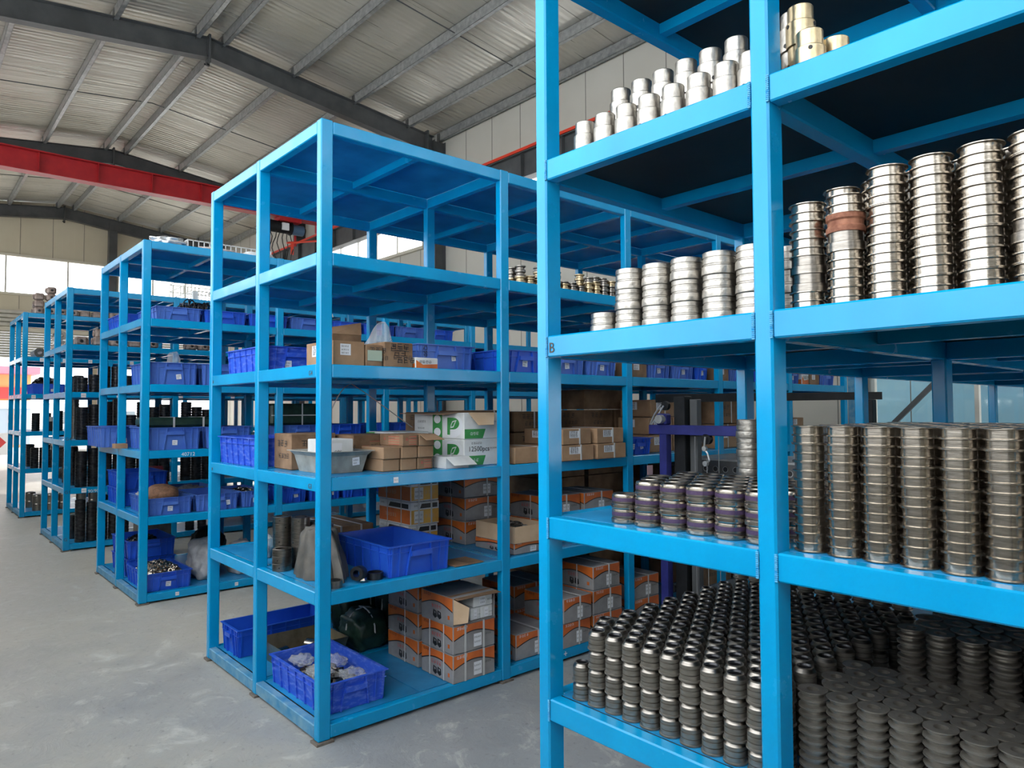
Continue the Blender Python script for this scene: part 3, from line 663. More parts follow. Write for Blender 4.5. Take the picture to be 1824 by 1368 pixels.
def heap(name, label, cat, x, y, z, lx, ly, h, mat, n=140, s=.014, seed=1, kind='ring'):
    """uncountable pile of small fittings: one mesh"""
    mb = MB(); rr = random.Random(seed)
    N = 14; vs = []; fs = []
    top = lambda u, v: h*max(0, (1-abs(u)**3))*max(0, (1-abs(v)**3))
    for j in range(N+1):
        for i in range(N+1):
            u = i/N*2-1; v = j/N*2-1; vs.append((u*lx/2, v*ly/2, top(u, v)*(.8+.25*mnoise.noise(Vector((u*3, v*3, seed))))))
    for j in range(N):
        for i in range(N): a = j*(N+1)+i; fs.append((a, a+1, a+N+2, a+N+1))
    mb.add(vs, fs, mat)
    for k in range(n):
        u, v = rr.uniform(-.9, .9), rr.uniform(-.9, .9); p = Vector((u*lx/2, v*ly/2, top(u, v)*.85+.004))
        M = Matrix.Translation(p) @ Matrix.Rotation(rr.uniform(0, 6.3), 4, 'Z') @ Matrix.Rotation(rr.uniform(0, 1.4), 4, 'X')
        q = s*rr.uniform(.7, 1.2)
        if kind == 'ring': mb.lathe([(q*.62, -q*.3), (q, -q*.3), (q, q*.3), (q*.62, q*.3)], 8, mat, M)
        else:
            M2 = M; mb.box(-q, q, -q*.7, q*.7, -q*.08, q*.08, mat, M2)
    o = mb.obj(name, loc=(x, y, z)); tag(o, label, cat, None, 'stuff'); return o
def lump(name, label, cat, x, y, z, sx, sy, sz, mat, seed=1, amp=.25, freq=2.2, rz=0, group=None, parent=None, fold=6, ridge=.25, boxy=.75):
    bm = bmesh.new(); bmesh.ops.create_icosphere(bm, subdivisions=4, radius=1)
    for v in bm.verts:
        p = v.co.copy(); d = 1+amp*mnoise.noise(p*freq+Vector((seed, 0, 0)))-ridge*amp*2*(abs(mnoise.noise(Vector((p.x*fold, p.y*fold, p.z*fold*.35))+Vector((0, seed, 0))))**.6-.4)
        q = Vector((math.copysign(abs(p.x)**boxy, p.x), math.copysign(abs(p.y)**boxy, p.y), p.z))*d
        v.co = Vector((q.x*sx/2, q.y*sy/2, max(-.82, q.z)*sz/2))
    zmin = min(v.co.z for v in bm.verts); zmax = max(v.co.z for v in bm.verts)
    for v in bm.verts: v.co.z = (v.co.z-zmin)*sz/(zmax-zmin)
    me = bpy.data.meshes.new(name); bm.to_mesh(me); bm.free(); me.materials.append(mat); me.polygons.foreach_set('use_smooth', [True]*len(me.polygons))
    o = link(name, me, parent, (x, y, z), (0, 0, rz))
    if label: tag(o, label, cat, group)
    return o
def drape(name, label, cat, x, y, z, rx, ry, h, mat, seed=1, top=.2, lean=(0, 0), folds=7, group=None):
    NA, NT = 72, 22; mb = MB(); vs = []; fs = []; rr = random.Random(seed); ph = [rr.uniform(0, 6.3) for _ in range(4)]
    for j in range(NT+1):
        t_ = j/NT
        for k in range(NA):
            a = 2*PI*k/NA; f = 1-2*abs(((a*folds/(2*PI)+ph[0]/6+.35*math.sin(2*a+ph[1])) % 1)-.5)
            r_ = (top+(1-top)*t_**.75)*(1+t_*(.22*(f-.5)+.10*math.sin(3*a+ph[2])+.05*math.sin(13*a+ph[3]))) if j else 0
            n_ = mnoise.noise(Vector((math.cos(a)*2, math.sin(a)*2, t_*3+seed)))
            zz = h*(1-t_**1.5)*(1+.10*n_) + (.02*h*math.sin(5*a+ph[1]) if 0 < j < NT else 0)
            vs.append((rx*r_*(1+.12*n_)+lean[0]*(1-t_), 0, 0) if 0 else (rx*r_*math.cos(a)*(1+.1*n_)+lean[0]*(1-t_), ry*r_*math.sin(a)*(1+.1*n_)+lean[1]*(1-t_), max(.001, zz)))
    for j in range(NT):
        for k in range(NA): fs.append((j*NA+k, j*NA+(k+1) % NA, (j+1)*NA+(k+1) % NA, (j+1)*NA+k))
    fs.append(tuple(NT*NA+k for k in range(NA))); mb.add(vs, fs, mat)
    return tag(mb.obj(name, loc=(x, y, z), smooth=50), label, cat, group)
# ------------------------------------------------------------------ cardboard boxes
GB = 'cardboard boxes on the racks'
def box(x0, x1, y0, y1, z, H, label, style='brown', seed=0, rz=0, straps=0, name='cardboard_box', group=GB, open_top=False, open_side=False):
    L, W = x1-x0, y1-y0; t = thing(name, label, 'box', ((x0+x1)/2, (y0+y1)/2, z), rz, group)
    body = {'brown': CARD, 'dark': CARD2, 'pale': CARDL, 'green': WHITEB, 'orange': GREYB, 'amber': WHITEB, 'white': WHITEB, 'small_orange': WHITEB, 'kraft_print': CARD2}[style]
    mb = MB()
    if open_side:
        w = .004
        mb.box(-L/2, L/2, -W/2, W/2, 0, w, body); mb.box(-L/2, L/2, -W/2, W/2, H-w, H, body); mb.box(-L/2, -L/2+w, -W/2, W/2, w, H-w, body); mb.box(-L/2+w, L/2, -W/2, -W/2+w, w, H-w, body); mb.box(-L/2+w, L/2, W/2-w, W/2, w, H-w, body)
    elif open_top:
        w = .004
        mb.box(-L/2, L/2, -W/2, W/2, 0, w, body); mb.box(-L/2, -L/2+w, -W/2, W/2, w, H, body); mb.box(L/2-w, L/2, -W/2, W/2, w, H, body)
        mb.box(-L/2+w, L/2-w, -W/2, -W/2+w, w, H, body); mb.box(-L/2+w, L/2-w, W/2-w, W/2, w, H, body)
    else:
        mb.cham(-L/2, L/2, -W/2, W/2, 0, H, .004, body); mb.box(-L/2+.006, L/2-.006, -.0015, .0015, H-.0005, H+.0006, INK)
    for face, wd in (('+x', W), ('-y', L))[1 if open_side else 0:]:
        M = face_M(face, L, W); h2 = wd/2-.004; u0, u1 = -h2, h2
        if style == 'orange':
            n = 12; arc = [(u0+(u1-u0)*k/n, H*(.50+.22*math.sin(PI*k/n))) for k in range(n+1)]
            decal(mb, M, arc+[(u1, H-.004), (u0, H-.004)], ORANGE)
            for a, b in zip(arc, arc[1:]): decal(mb, M, [(a[0], a[1]-.003), (b[0], b[1]-.003), (b[0], b[1]+.003), (a[0], a[1]+.003)], BLACK, .0018)
            glyphs(mb, M, u0+.02, H*.84, 4, H*.11, BLACK if face == '-y' else WHITE, seed=seed)
            if face == '-y':
                glyphs(mb, M, -h2*.35, H*.46, 4, H*.14, REDP, seed=seed+3)
                for s_ in (-.16, .12): decal(mb, M, [(h2*s_-.01, H*.40), (h2*s_+.022, H*.36), (h2*s_+.026, H*.16), (h2*s_+.008, H*.09), (h2*s_-.014, H*.18)], BLACK); decal(mb, M, [(h2*s_+.0, H*.35), (h2*s_+.014, H*.33), (h2*s_+.012, H*.26), (h2*s_+.002, H*.27)], GREYB, .0018)
                rect(mb, M, h2*.7, h2*.82, H*.2, H*.34, ORANGE)
            else:
                rect(mb, M, -wd*.02, wd*.17, H*.12, H*.58, WHITE, .0018); rect(mb, M, -wd*.17, -wd*.06, H*.22, H*.6, GREYB, .002)
                glyphs(mb, M, -wd*.01, H*.42, 4, wd*.035, INK, .0024, seed); glyphs(mb, M, -wd*.01, H*.25, 4, wd*.035, INK, .0024, seed+1); glyphs(mb, M, wd*.22, H*.45, 4, wd*.04, INK, .0024, seed+2)
        elif style == 'amber':
            rect(mb, M, u0, u1, H*.06, H*.66, ORANGE if face == '-y' else YELLOWP)
            decal(mb, M, [(u0+wd*.3, H*.72), (u1-wd*.05, H*.72), (u1-wd*.05, H*.92), (u0+wd*.36, H*.92)], BLACK, .0018)
            glyphs(mb, M, u0+.02, H*.8, 3, H*.09, INK, seed=seed); glyphs(mb, M, -h2*.6, H*.28, 5, H*.17, CARDL, seed=seed+5)
            if face == '+x': rect(mb, M, -wd*.38, -wd*.06, H*.1, H*.62, WHITEB, .0018); glyphs(mb, M, -wd*.35, H*.4, 4, wd*.055, INK, .0024, seed); glyphs(mb, M, -wd*.35, H*.2, 4, wd*.055, INK, .0024, seed+1)
        elif style == 'green':
            if face == '-y':
                rect(mb, M, wd*.5-.315, wd*.5-.215, .004, H-.004, GREEN)
                cx = wd*.5-.108; n = 20; decal(mb, M, [(cx+.1*math.cos(2*PI*k/n), H*.5+H*.45*math.sin(2*PI*k/n)) for k in range(n)], WHITE, .002)
                rp_ = lambda u, v: (cx+u*.07, H*.5+v*H*.3)
                decal(mb, M, [rp_(u, v) for u, v in [(-.75, -1.15), (-.35, -1.15), (-.35, -.45)]+[(.1+.85*math.cos(a_), .3+.75*math.sin(a_)) for a_ in [-PI/2+PI*k/10 for k in range(11)]]+[(-.75, 1.05)]], GREEN, .003)
                decal(mb, M, [rp_(u, v) for u, v in ((-.3, -.3), (.15, -.2), (.6, .75), (.0, .6), (-.2, .2))], WHITE, .004)
                decal(mb, M, [rp_(u, v) for u, v in ((-.15, -.12), (.1, -.06), (.45, .6), (.05, .45), (-.08, .2))], GREEN, .005)
                for q in (.25, .75):
                    decal(mb, M, [(wd*.5-.265+.036*math.cos(2*PI*k/12), H*q+.026*math.sin(2*PI*k/12)) for k in range(12)], WHITE, .002)
                glyphs(mb, M, -wd*.42, H*.6, 5, H*.1, INK, seed=seed); glyphs(mb, M, -wd*.42, H*.35, 6, H*.07, INK, seed=seed+4)
            else:
                decal(mb, M, [(-wd*.5+.004, .004), (wd*.02, .004), (wd*.1, H*.38), (-wd*.5+.004, H*.38)], GREEN, .0016)
                rect(mb, M, -wd*.36, wd*.08, H*.42, H*.92, WHITEB, .002); glyphs(mb, M, -wd*.3, H*.8, 5, H*.09, INK, .0024, seed); glyphs(mb, M, wd*.22, H*.62, 5, H*.06, INK, seed=seed+7); glyphs(mb, M, -wd*.34, H*.14, 3, H*.13, WHITE, .0024, seed+8)
        elif style == 'small_orange':
            decal(mb, M, [(u0, .002), (u1, .002), (u1, H*.45), (u0+wd*.3, H*.35), (u0, H*.75)], ORANGE); glyphs(mb, M, -h2*.7, H*.45, 4, H*.3, BLACK, seed=seed)
        elif style == 'kraft_print':
            rect(mb, M, -wd*.1, wd*.38, H*.15, H*.8, CARD, .0008)
            for q in (.15, .36, .58, .8): rect(mb, M, -wd*.1, wd*.38, H*q-.001, H*q+.001, REDP, .0014)
            glyphs(mb, M, -wd*.08, H*.6, 7, H*.12, INK, seed=seed); glyphs(mb, M, -wd*.3, H*.45, 1, H*.25, REDP, seed=seed)
        elif style == 'white' and seed and face == '+x':
            rect(mb, M, -wd*.2, wd*.12, H*.12, H*.88, WHITE, .0012); glyphs(mb, M, -wd*.15, H*.55, 3, wd*.07, INK, .002, seed); glyphs(mb, M, -wd*.15, H*.25, 3, wd*.07, INK, .002, seed+1); glyphs(mb, M, wd*.2, H*.4, 3, wd*.08, INK, .002, seed+2)
        elif style in ('brown', 'dark') and seed:
            if seed % 2: rect(mb, M, -wd*.28, wd*.06, H*.42, H*.88, WHITE); [glyphs(mb, M, -wd*.25, H*q, 4, wd*.055, INK, .0024, seed+int(q*10)) for q in (.74, .6, .47)]
            else: glyphs(mb, M, -h2*.6, H*.62, 3, min(H*.26, .04), INK, seed=seed); glyphs(mb, M, -h2*.4, H*.3, 4, min(H*.2, .03), INK, seed=seed+2)
    mb.obj('carton', t)
    for k in range(straps):
        u = (-.22+.44*k) if straps > 1 else .08
        m2 = MB(); y = W*u
        m2.box(-L/2-.0015, L/2+.0035, y-.006, y+.006, H, H+.0025, STRAP); m2.box(L/2+.001, L/2+.0035, y-.006, y+.006, 0.002, H+.0025, STRAP)
        m2.obj('strap', t)
        if style in ('orange', 'amber'): MB().box(L*u-.004, L*u+.004, -W/2-.0035, -W/2-.001, .002, H, STRAP).obj('strap', t)
    return t
def flap(t, pts, mat=CARDL, name='flap'):
    mb = MB(); v = [Vector(p) for p in pts]; n = (v[1]-v[0]).cross(v[2]-v[0]).normalized()*.003
    mb.add([*v, *[p+n for p in v]], [(0,1,2,3),(7,6,5,4),(0,4,5,1),(1,5,6,2),(2,6,7,3),(3,7,4,0)], mat); o = mb.obj(name, t); o['label'] = 'plain folded-out cardboard flap'; return o

# ================================================================== rack B contents
# level 3 (above eye height)
t = crate(-1.49, -.86, .07, .48, z3, .155, 'bright blue crate at the left end, fourth shelf of the orange-box rack', CRATE3, [(-.05, .05)])
t = box(-.36, -.06, .10, .275, z3, .125, 'open brown carton with white film, beside the corner post', 'brown', 1, open_top=True)
lump('plastic_film', 'white crumpled plastic film in the open brown carton', 'film', -.21, .187, z3+.012, .2, .115, .125, FILM, 3)
t = box(-.30, -.06, .285, .385, z3, .115, 'small brown carton with a faded green label on the fourth shelf', 'dark', 2); flap(t, [(.1205, -.04, .03), (.1205, .045, .03), (.1205, .045, .085), (.1205, -.04, .085)], plain('faded label', (.35, .42, .33), .7), 'printed_label')
t = box(-.40, -.06, .395, .575, z3, .135, 'brown carton covered in black handwriting on the fourth shelf', 'dark', 4)
mb = MB(); M = face_M('+x', .34, .18)
for k in range(3): glyphs(mb, M, -.05+.02*k, .095-.036*k, 3-(k == 1), .034, BLACK, .002, 40+k)
mb.obj('handwriting', t)
t = box(-.62, -.42, .28, .46, z3, .20, 'tall open brown carton behind the row of small cartons', 'dark', 0, open_top=True); flap(t, [(.1, -.09, .2), (.1, .09, .2), (.04, .12, .28), (.04, -.08, .24)], CARD)
drape('plastic_bag', 'clear plastic bag standing up behind the handwritten carton', 'bag', -.27, .485, z3+.136, .07, .07, .13, FILM, 5, .08, (0, .03), 5)
box(-.17, -.05, .585, .735, z3, .06, 'small orange and white box before the blue crate, fourth shelf', 'small_orange', 6)
t = crate(-.86, -.20, .70, 1.12, z3, .155, 'faded blue crate with black handwriting right of the small orange box', CRATE2, [(.06, .085)])
text_part('Q50-1', .035, BLACK, t, (.327, -.165, .145), (0, PI/2, 0), 'handwriting')
ys = [(1.235, 1.60), (1.62, 1.97), (1.985, 2.30), (2.42, 2.62), (2.64, 2.93), (2.95, 3.24), (3.26, 3.44), (3.56, 3.72), (3.74, 4.08), (4.1, 4.42), (4.72, 4.98), (5.0, 5.14), (5.16, 5.36), (5.38, 5.72)]
nm = ['left of the near rack post', 'second right of the middle bay', 'third of the middle bay', '', 'just right of the olive carton', 'second right of the olive carton', 'at the third bay end', '', 'first past the grey carton', 'second past the grey carton', 'before the red carton', '', '', '']
for i, (a, b) in enumerate(ys):
    if i == 3: box(-.35, -.06, a, b, z3, .13, 'olive grey carton with a small white label among blue crates', 'dark', 1)
    elif i == 7: box(-.35, -.06, a, b, z3, .13, 'grey brown carton between blue crates, fourth bay fourth shelf', 'dark', 1)
    elif i == 11: box(-.3, -.06, a, b, z3, .11, 'red and white carton near the far end, fourth shelf', 'small_orange', 2)
    elif i == 12: box(-.3, -.06, a, b, z3, .12, 'brown carton right of the red carton, far end fourth shelf', 'dark', 3)
    elif i == 13: crate(-.66, -.06, a, b, z3, .13, 'pale grey basket crate at the far end of the fourth shelf', CRATE2, [])
    else: crate(-.68, -.06, a, b, z3, .14, 'faded blue crate %s, fourth shelf' % nm[i], CRATE2 if i % 3 else CRATE, [(.0, .06)])
for i, (y, m) in enumerate(((.8, CRATE2), (1.5, CRATE), (2.0, CRATE2), (2.7, CRATE), (3.1, CRATE2))): crate(-1.5, -.9, y-.2, y+.18, z3, .13, 'blue crate number-less, %s of the back row, fourth shelf' % NTH[i] if 0 else 'blue crate, %s from left in the back row, fourth shelf' % NTH[i], m)
# level 2: spool stacks and crate rims
K_ring2 = Kind('small_roller', 'roller', 'thin roller stacks on the fifth shelf of the orange-box rack', [lathe_mesh([(.02, 0), (.038, 0), (.038, .008), (.028, .013), (.028, .025), (.038, .03), (.038, .0375), (.02, .0375)], BRASSY, 18, 'steel_roller'), lathe_mesh([(.02, 0), (.038, 0), (.038, .008), (.028, .013), (.028, .025), (.038, .03), (.038, .0375), (.02, .0375)], STEEL2, 18, 'steel_roller')])
i = 0
for y in [1.62+.085*k for k in range(15)]:
    for x in (-.34, -.43):
        n_ = (5 if 2 < i//2 < 5 else 3 if i//2 < 8 else 5 if i//2 % 3 else 4) + (1 if x < -.4 else 0)
        if i//2 in (0,): n_ = 5
        for k in range(n_): K_ring2.put((x, y, z2+k*.0375), (0, 0, k), 5 if k > 1 else 1, 'small oily roller %s, %s stack from left, %s row, fifth shelf of orange-box rack' % ('top' if k == n_-1 else ORD[k+1], NTH[i//2], 'front' if x > -.4 else 'rear'))
        i += 1
K_ring2.flush()
t = link('sealing_ring', lathe_mesh([(.04, 0), (.05, 0), (.05, .07), (.04, .07)], BLACKR, 24, 'sealing_ring'), None, (-.5, 1.42, z2)); tag(t, 'dark short cylinder alone left of the small roller stacks', 'cylinder')
for i, y in enumerate((.75, 1.1, 1.9)): crate(-1.52, -.92, y-.16, y+.17, z2, .12, 'blue crate, %s from left at the back of the fifth shelf' % NTH[i], CRATE, [])
# level 4
t = crate(-1.505, -.875, .03, .45, z4, .17, 'empty bright blue crate at the left end of the middle shelf', CRATE3, [])
t = thing('plastic_tub', 'translucent grey plastic tub with a white carton standing in it', 'tub', (-.36, .24, z4))
mb = MB()
def rr_(l, w, z): return [(-l/2, -w/2, z), (l/2, -w/2, z), (l/2, w/2, z), (-l/2, w/2, z)]
rg = [rr_(.30, .22, 0), rr_(.34, .26, .09), rr_(.38, .30, .112), rr_(.40, .32, .112), rr_(.40, .32, .116), rr_(.38, .30, .116), rr_(.33, .25, .09), rr_(.29, .21, .004)]
vs = [p for r_ in rg for p in r_]; fs = [(3, 2, 1, 0), (28, 29, 30, 31)]
for j in range(7):
    for k in range(4): fs.append((j*4+k, j*4+(k+1) % 4, j*4+4+(k+1) % 4, j*4+4+k))
tubm = mottled('cloudy grey plastic', (.2, .2, .17), (.34, .34, .31), 12, .3); mb.add(vs, fs, tubm); mb.obj('tub_body', t)
o = link('paper_label', STK, t, (.172, .06, .06), (.1, .12, 0)); o['label'] = 'white paper label'
t = box(-.45, -.27, .15, .33, z4+.006, .17, 'white carton standing inside the grey plastic tub', 'white', 1); 
mb = MB(); M = face_M('+x', .18, .18); glyphs(mb, M, -.02, .1, 3, .012, INK, .002, 3); glyphs(mb, M, .02, .07, 2, .014, INK, .002, 4); glyphs(mb, M, -.02, .04, 4, .01, INK, .002, 5); mb.obj('printed_mark', t)
K = 0
for c, (a, b) in enumerate(((.415, .525), (.53, .635), (.64, .745))):
    for r_ in range(3):
        if r_ == 2 and c == 0: continue
        lab = 'small plain kraft carton, %s column from left, %s of the pile by the tub' % (NTH[c], ('bottom', 'middle', 'top')[r_])
        t = box(-.34+.01*c, -.11+.008*r_, a, b-.003, z4+r_*.066, .065, lab, 'brown' if (c, r_) not in ((1, 2), (2, 0)) else 'kraft_print', 0, name='small_carton', group='small kraft cartons by the tub')
        if (c, r_) == (2, 2): flap(t, [(.115, -.05, .065), (.115, .05, .065), (.19, .065, .035), (.19, -.055, .035)], CARD)
t = box(-.215, -.05, .79, .95, z4, .065, 'open white carton lying before the green printed cartons', 'white', 0, name='small_carton', open_top=True, group=None); flap(t, [(.082, -.08, .065), (.082, .08, .065), (.15, .09, .02), (.15, -.07, .02)], WHITEB)
for r_ in range(2):
    t = box(-.62, -.10, .955, 1.235-.01, z4+r_*.157, .156, ('lower' if r_ == 0 else 'upper open')+' white carton with a green band and leaf mark', 'green', 3+r_, straps=0)
    if r_ == 0: text_part('12500pcs', .042, INK, t, (.2632, -.105, .085), ROT_X)
    if r_ == 1:
        flap(t, [(.26, -.10, .157), (.26, .10, .157), (.335, .03, .085), (.335, -.085, .085)], CARDL); flap(t, [(.2, -.138, .157), (-.25, -.138, .157), (-.25, -.25, .15), (.2, -.24, .145)], CARD)
box(-.66, -.40, .40, .66, z4, .19, 'brown carton with red printed frame behind the small kraft cartons', 'kraft_print', 5)
box(-.70, -.41, .67, .92, z4, .20, 'grey white carton with a green letter mark behind the kraft cartons', 'green', 8)
box(-.80, -.57, .11, .38, z4, .20, 'grey carton behind the plastic tub', 'dark', 2)
t = thing('packing_strap', 'loose bent grey packing strap arching over the kraft cartons', 'strap', (-.45, .45, z4+.2))
mb = MB(); pts = [(-.02, -.16+.03*math.sin(k), .03+.27*math.sin(PI*k/16)**.6) if 0 else (-.02+.004*k, -.2+.02*k, .02+.26*math.sin(PI*.5*min(1, k/8))) for k in range(9)] + [(.02+.02*k, -.02+.035*k, .27-.03*k) for k in range(1, 9)]
mb.strip(pts, .012, .0015, GSTRAP, (1, 0, 0)); mb.obj('strap_band', t)
for i, (x0, x1, a, b, zz, h, st, sd) in enumerate([(-1.2, -.85, 1.26, 1.7, 0, .16, 'dark', 2), (-1.2, -.85, 1.26, 1.7, .165, .15, 'dark', 4), (-.8, -.45, 1.28, 1.62, 0, .17, 'dark', 2), (-.8, -.45, 1.28, 1.62, .175, .15, 'dark', 4), (-.8, -.45, 1.66, 1.98, 0, .17, 'brown', 2), (-.8, -.45, 1.66, 1.98, .175, .14, 'dark', 2), (-.8, -.5, 2.42, 2.75, 0, .16, 'dark', 3), (-.8, -.5, 2.78, 3.12, 0, .16, 'dark', 3), (-.8, -.5, 2.42, 2.75, .165, .16, 'dark', 2), (-.8, -.5, 2.78, 3.12, .165, .16, 'dark', 2), (-.8, -.5, 2.42, 2.9, .33, .15, 'dark', 0), (-.45, -.15, 2.75, 3.05, 0, .13, 'brown', 1), (-.45, -.15, 3.07, 3.40, 0, .13, 'brown', 3), (-.45, -.15, 2.75, 3.05, .135, .13, 'brown', 5), (-.45, -.15, 3.07, 3.40, .135, .13, 'brown', 7), (-.45, -.15, 2.78, 3.08, .27, .13, 'brown', 9), (-.45, -.15, 3.1, 3.42, .27, .12, 'brown', 11), (-.5, -.1, 3.56, 3.9, 0, .2, 'brown', 1), (-.5, -.1, 3.92, 4.3, 0, .2, 'brown', 2), (-.5, -.1, 3.56, 4.0, .205, .19, 'dark', 2)]):
    side = ('rear left of bay two', 'middle bay rear', 'third bay rear', 'third bay front', 'fourth bay')[0 if i < 2 else 1 if i < 6 else 2 if i < 11 else 3 if i < 17 else 4]
    lv = 'bottom layer' if zz == 0 else 'middle layer' if zz < .2 and i != 16 else 'top layer'
    box(x0, x1, a, b, z4+zz, h, 'brown carton in the %s, middle shelf, %s, %s' % (side, lv, ('left', 'left', 'left', 'left again', 'right', 'right', 'left', 'right', 'left', 'right', 'wide', 'left', 'right', 'left', 'right', 'left', 'right', 'left', 'right', 'wide')[i]), st, sd, straps=1 if i % 2 else 0)
t = box(-.32, -.01, 1.27, 1.60, z4, .10, 'crumpled kraft parcel with white strap left of the near rack post', 'brown', 0, straps=1)
for i, (a, b, zz, x1) in enumerate(((1.64, 1.93, 0, .035), (1.95, 2.24, 0, .05), (1.64, 1.91, .103, .03), (1.94, 2.22, .103, .045))):
    t = box(x1-.36, x1, a, b, z4+zz, .10, 'strapped kraft carton with a blue-edged label, %s %s of four' % ('lower' if i < 2 else 'upper', 'left' if i % 2 == 0 else 'right'), 'brown', 2*i+1, straps=1, rz=.02*(i-1.5))
crate(-.36, -.055, 2.39, 2.68, z4, .12, 'small blue crate with two labels right of the strapped kraft cartons', CRATE, [(-.06, .06), (.03, .06)])
o = lump('plastic_film', 'grey plastic sheet over cartons behind the strapped kraft cartons', 'film', -.62, 2.1, z4, .3, .22, .26, FILM, 9)
# level 5
t = thing('plastic_jar', 'clear jar half full of dark oil behind the middle post', 'jar', (-1.03, .15, z5))
mb = MB(); mb.lathe([(.0, .001), (.046, .001), (.048, .004), (.048, .115), (.03, .135), (.022, .14), (.022, .15), (.019, .15), (.019, .138), (.045, .112), (.045, .006), (0, .006)], 24, JAR); mb.obj('jar_body', t, smooth=35)
mb = MB(); mb.cyl((0, 0, .007), (0, 0, .055), .0445, BLACK, 24); mb.obj('oil', t)
mb = MB(); mb.cyl((.0, 0, .15), (0, .01, .185), .006, WHITE, 8); mb.obj('spout', t)
RM = lathe_mesh([(.035, 0), (.052, 0), (.052, .0385), (.051, .0395), (.035, .0395)], STEEL2, 28, 'steel_collar', 35, (.02, .004, .052))
K_col = Kind('steel_collar', 'collar', 'stacked steel collars left on the second shelf', [RM])
for c, (x, y, n_) in enumerate(((-.74, .135, 7), (-.64, .20, 7), (-.68, .315, 6), (-.55, .30, 6), (-.625, .085, 3))):
    for k in range(n_): K_col.put((x, y, z5+k*.04), (0, 0, R.uniform(0, 6)), 3, 'plain steel collar with a set hole, %s, %s stack behind the canvas bag' % ('top' if k == n_-1 else ORD[k+1], NTH[c]))
K_col.flush()
drape('canvas_bag', 'slumped grey canvas bag leaning beside the corner post', 'bag', -.335, .19, z5, .19, .115, .25, CANVAS, 4, .5, (-.05, .0), 6)
for i, (x, y, r, h, m, lab) in enumerate(((-.075, .115, .045, .036, STEEL2, 'steel ring lying flat at the foot of the corner post'), (-.10, .365, .044, .034, BLACKR, 'dark steel ring beside the blue crate on the second shelf'))):
    tag(link('steel_ring', lathe_mesh([(r*.82, 0), (r, 0), (r, h), (r*.82, h)], m, 28, 'steel_ring'), None, (x, y, z5)), lab, 'ring')
tag(link('steel_ring', lathe_mesh([(.018, -.03), (.035, -.03), (.038, -.02), (.038, .02), (.035, .03), (.018, .03)], m, 28, 'steel_ring'), None, (-.085, .262, z5+.045), (1.45, .1, .6)), 'thick dark ring tipped on its side by the canvas bag', 'ring')
o = tag(link('steel_nut', lathe_mesh([(.01, 0), (.022, .004), (.024, .012), (.018, .022), (.01, .022)], STEEL, 6, 'steel_nut', 10), None, (-.07, .275, z5)), 'bright hexagonal nut between the loose rings', 'nut')
t = crate(-.62, -.02, .40, .81, z5, .165, 'blue crate with a few parts, in the middle of the second shelf', CRATE, [])
heap('metal_fittings', 'few metal parts in bags at the bottom of the second shelf crate', 'fittings', -.32, .6, z5+.006, .5, .3, .05, STEEL2, 60, .014, 5, 'flake')
for i, (a, zz) in enumerate(((0, 0), (.01, .148), (.0, .296))):
    box(-1.0+a, -.62+a, .92, 1.14, z5+zz, .146, 'orange and white strapped carton, %s of the three-high pile, second shelf' % ('bottom', 'middle', 'top')[i], 'amber', 11+i, straps=2, rz=.03*(i-1))
box(-1.35, -.86, .48, .80, z5, .155, 'long kraft parcel with white straps behind the blue crate', 'dark', 0, straps=2)
box(-.20, -.02, .83, 1.04, z5, .006, 'flat sheet of brown cardboard beside the blue crate', 'dark', 0, name='cardboard_sheet', group=None)
t = thing('loudspeaker_box', 'black box with a rounded edge behind the orange carton pile', 'box', (-1.0, 1.46, z5)); mb = MB(); mb.cham(-.12, .12, -.1, .1, 0, .28, .02, BLKPT); mb.obj('case', t); mb = MB(); mb.tube([(.122, -.07+.014*k, .02+.24*math.sin(PI*k/10)) for k in range(11)], .004, GSTRAP); mb.obj('cord', t)
t = thing('bucket', 'dark bucket lined with a clear plastic bag on the second shelf', 'bucket', (-1.12, 1.88, z5)); mb = MB(); mb.lathe([(0, .002), (.10, .002), (.13, .26), (.125, .26), (.095, .008), (0, .008)], 28, BLKPT); mb.obj('pail', t, smooth=35)
mb = MB(); mb.lathe([(.132, .16), (.137, .2), (.136, .24), (.142, .275), (.133, .29), (.12, .27)], 28, FILM, closed=False); mb.obj('liner_bag', t, smooth=60)
# middle bay, second shelf
box(-.42, -.04, 1.29, 1.56, z5, .07, 'flat grey carton with an open kraft tray on top, second bay', 'orange', 0)
t = box(-.40, -.02, 1.28, 1.55, z5+.072, .10, 'open kraft tray full of small clips, second bay', 'pale', 0, open_top=True)
heap('metal_clips', 'small dark clips filling the kraft tray', 'clips', -.21, 1.415, z5+.08, .32, .22, .1, STEEL2, 120, .01, 8)
for i, (x0, x1, a, b, zz, h) in enumerate([(-.85, -.5, 1.27, 1.6, 0, .15), (-.85, -.5, 1.27, 1.6, .152, .15), (-.86, -.51, 1.27, 1.6, .304, .14), (-.5, -.14, 1.66, 1.98, 0, .16), (-.47, -.12, 2.0, 2.3, 0, .16), (-.5, -.14, 1.66, 1.98, .162, .15), (-.47, -.12, 2.0, 2.3, .162, .15)]):
    box(x0, x1, a, b, z5+zz, h, 'orange banded grey carton, second shelf second bay, %s, %s' % (('rear stack' if i < 3 else 'front left' if a < 1.8 else 'front right'), ('bottom', 'middle', 'top')[min(2, int(zz/.14))]), 'orange', 20+i, straps=1)
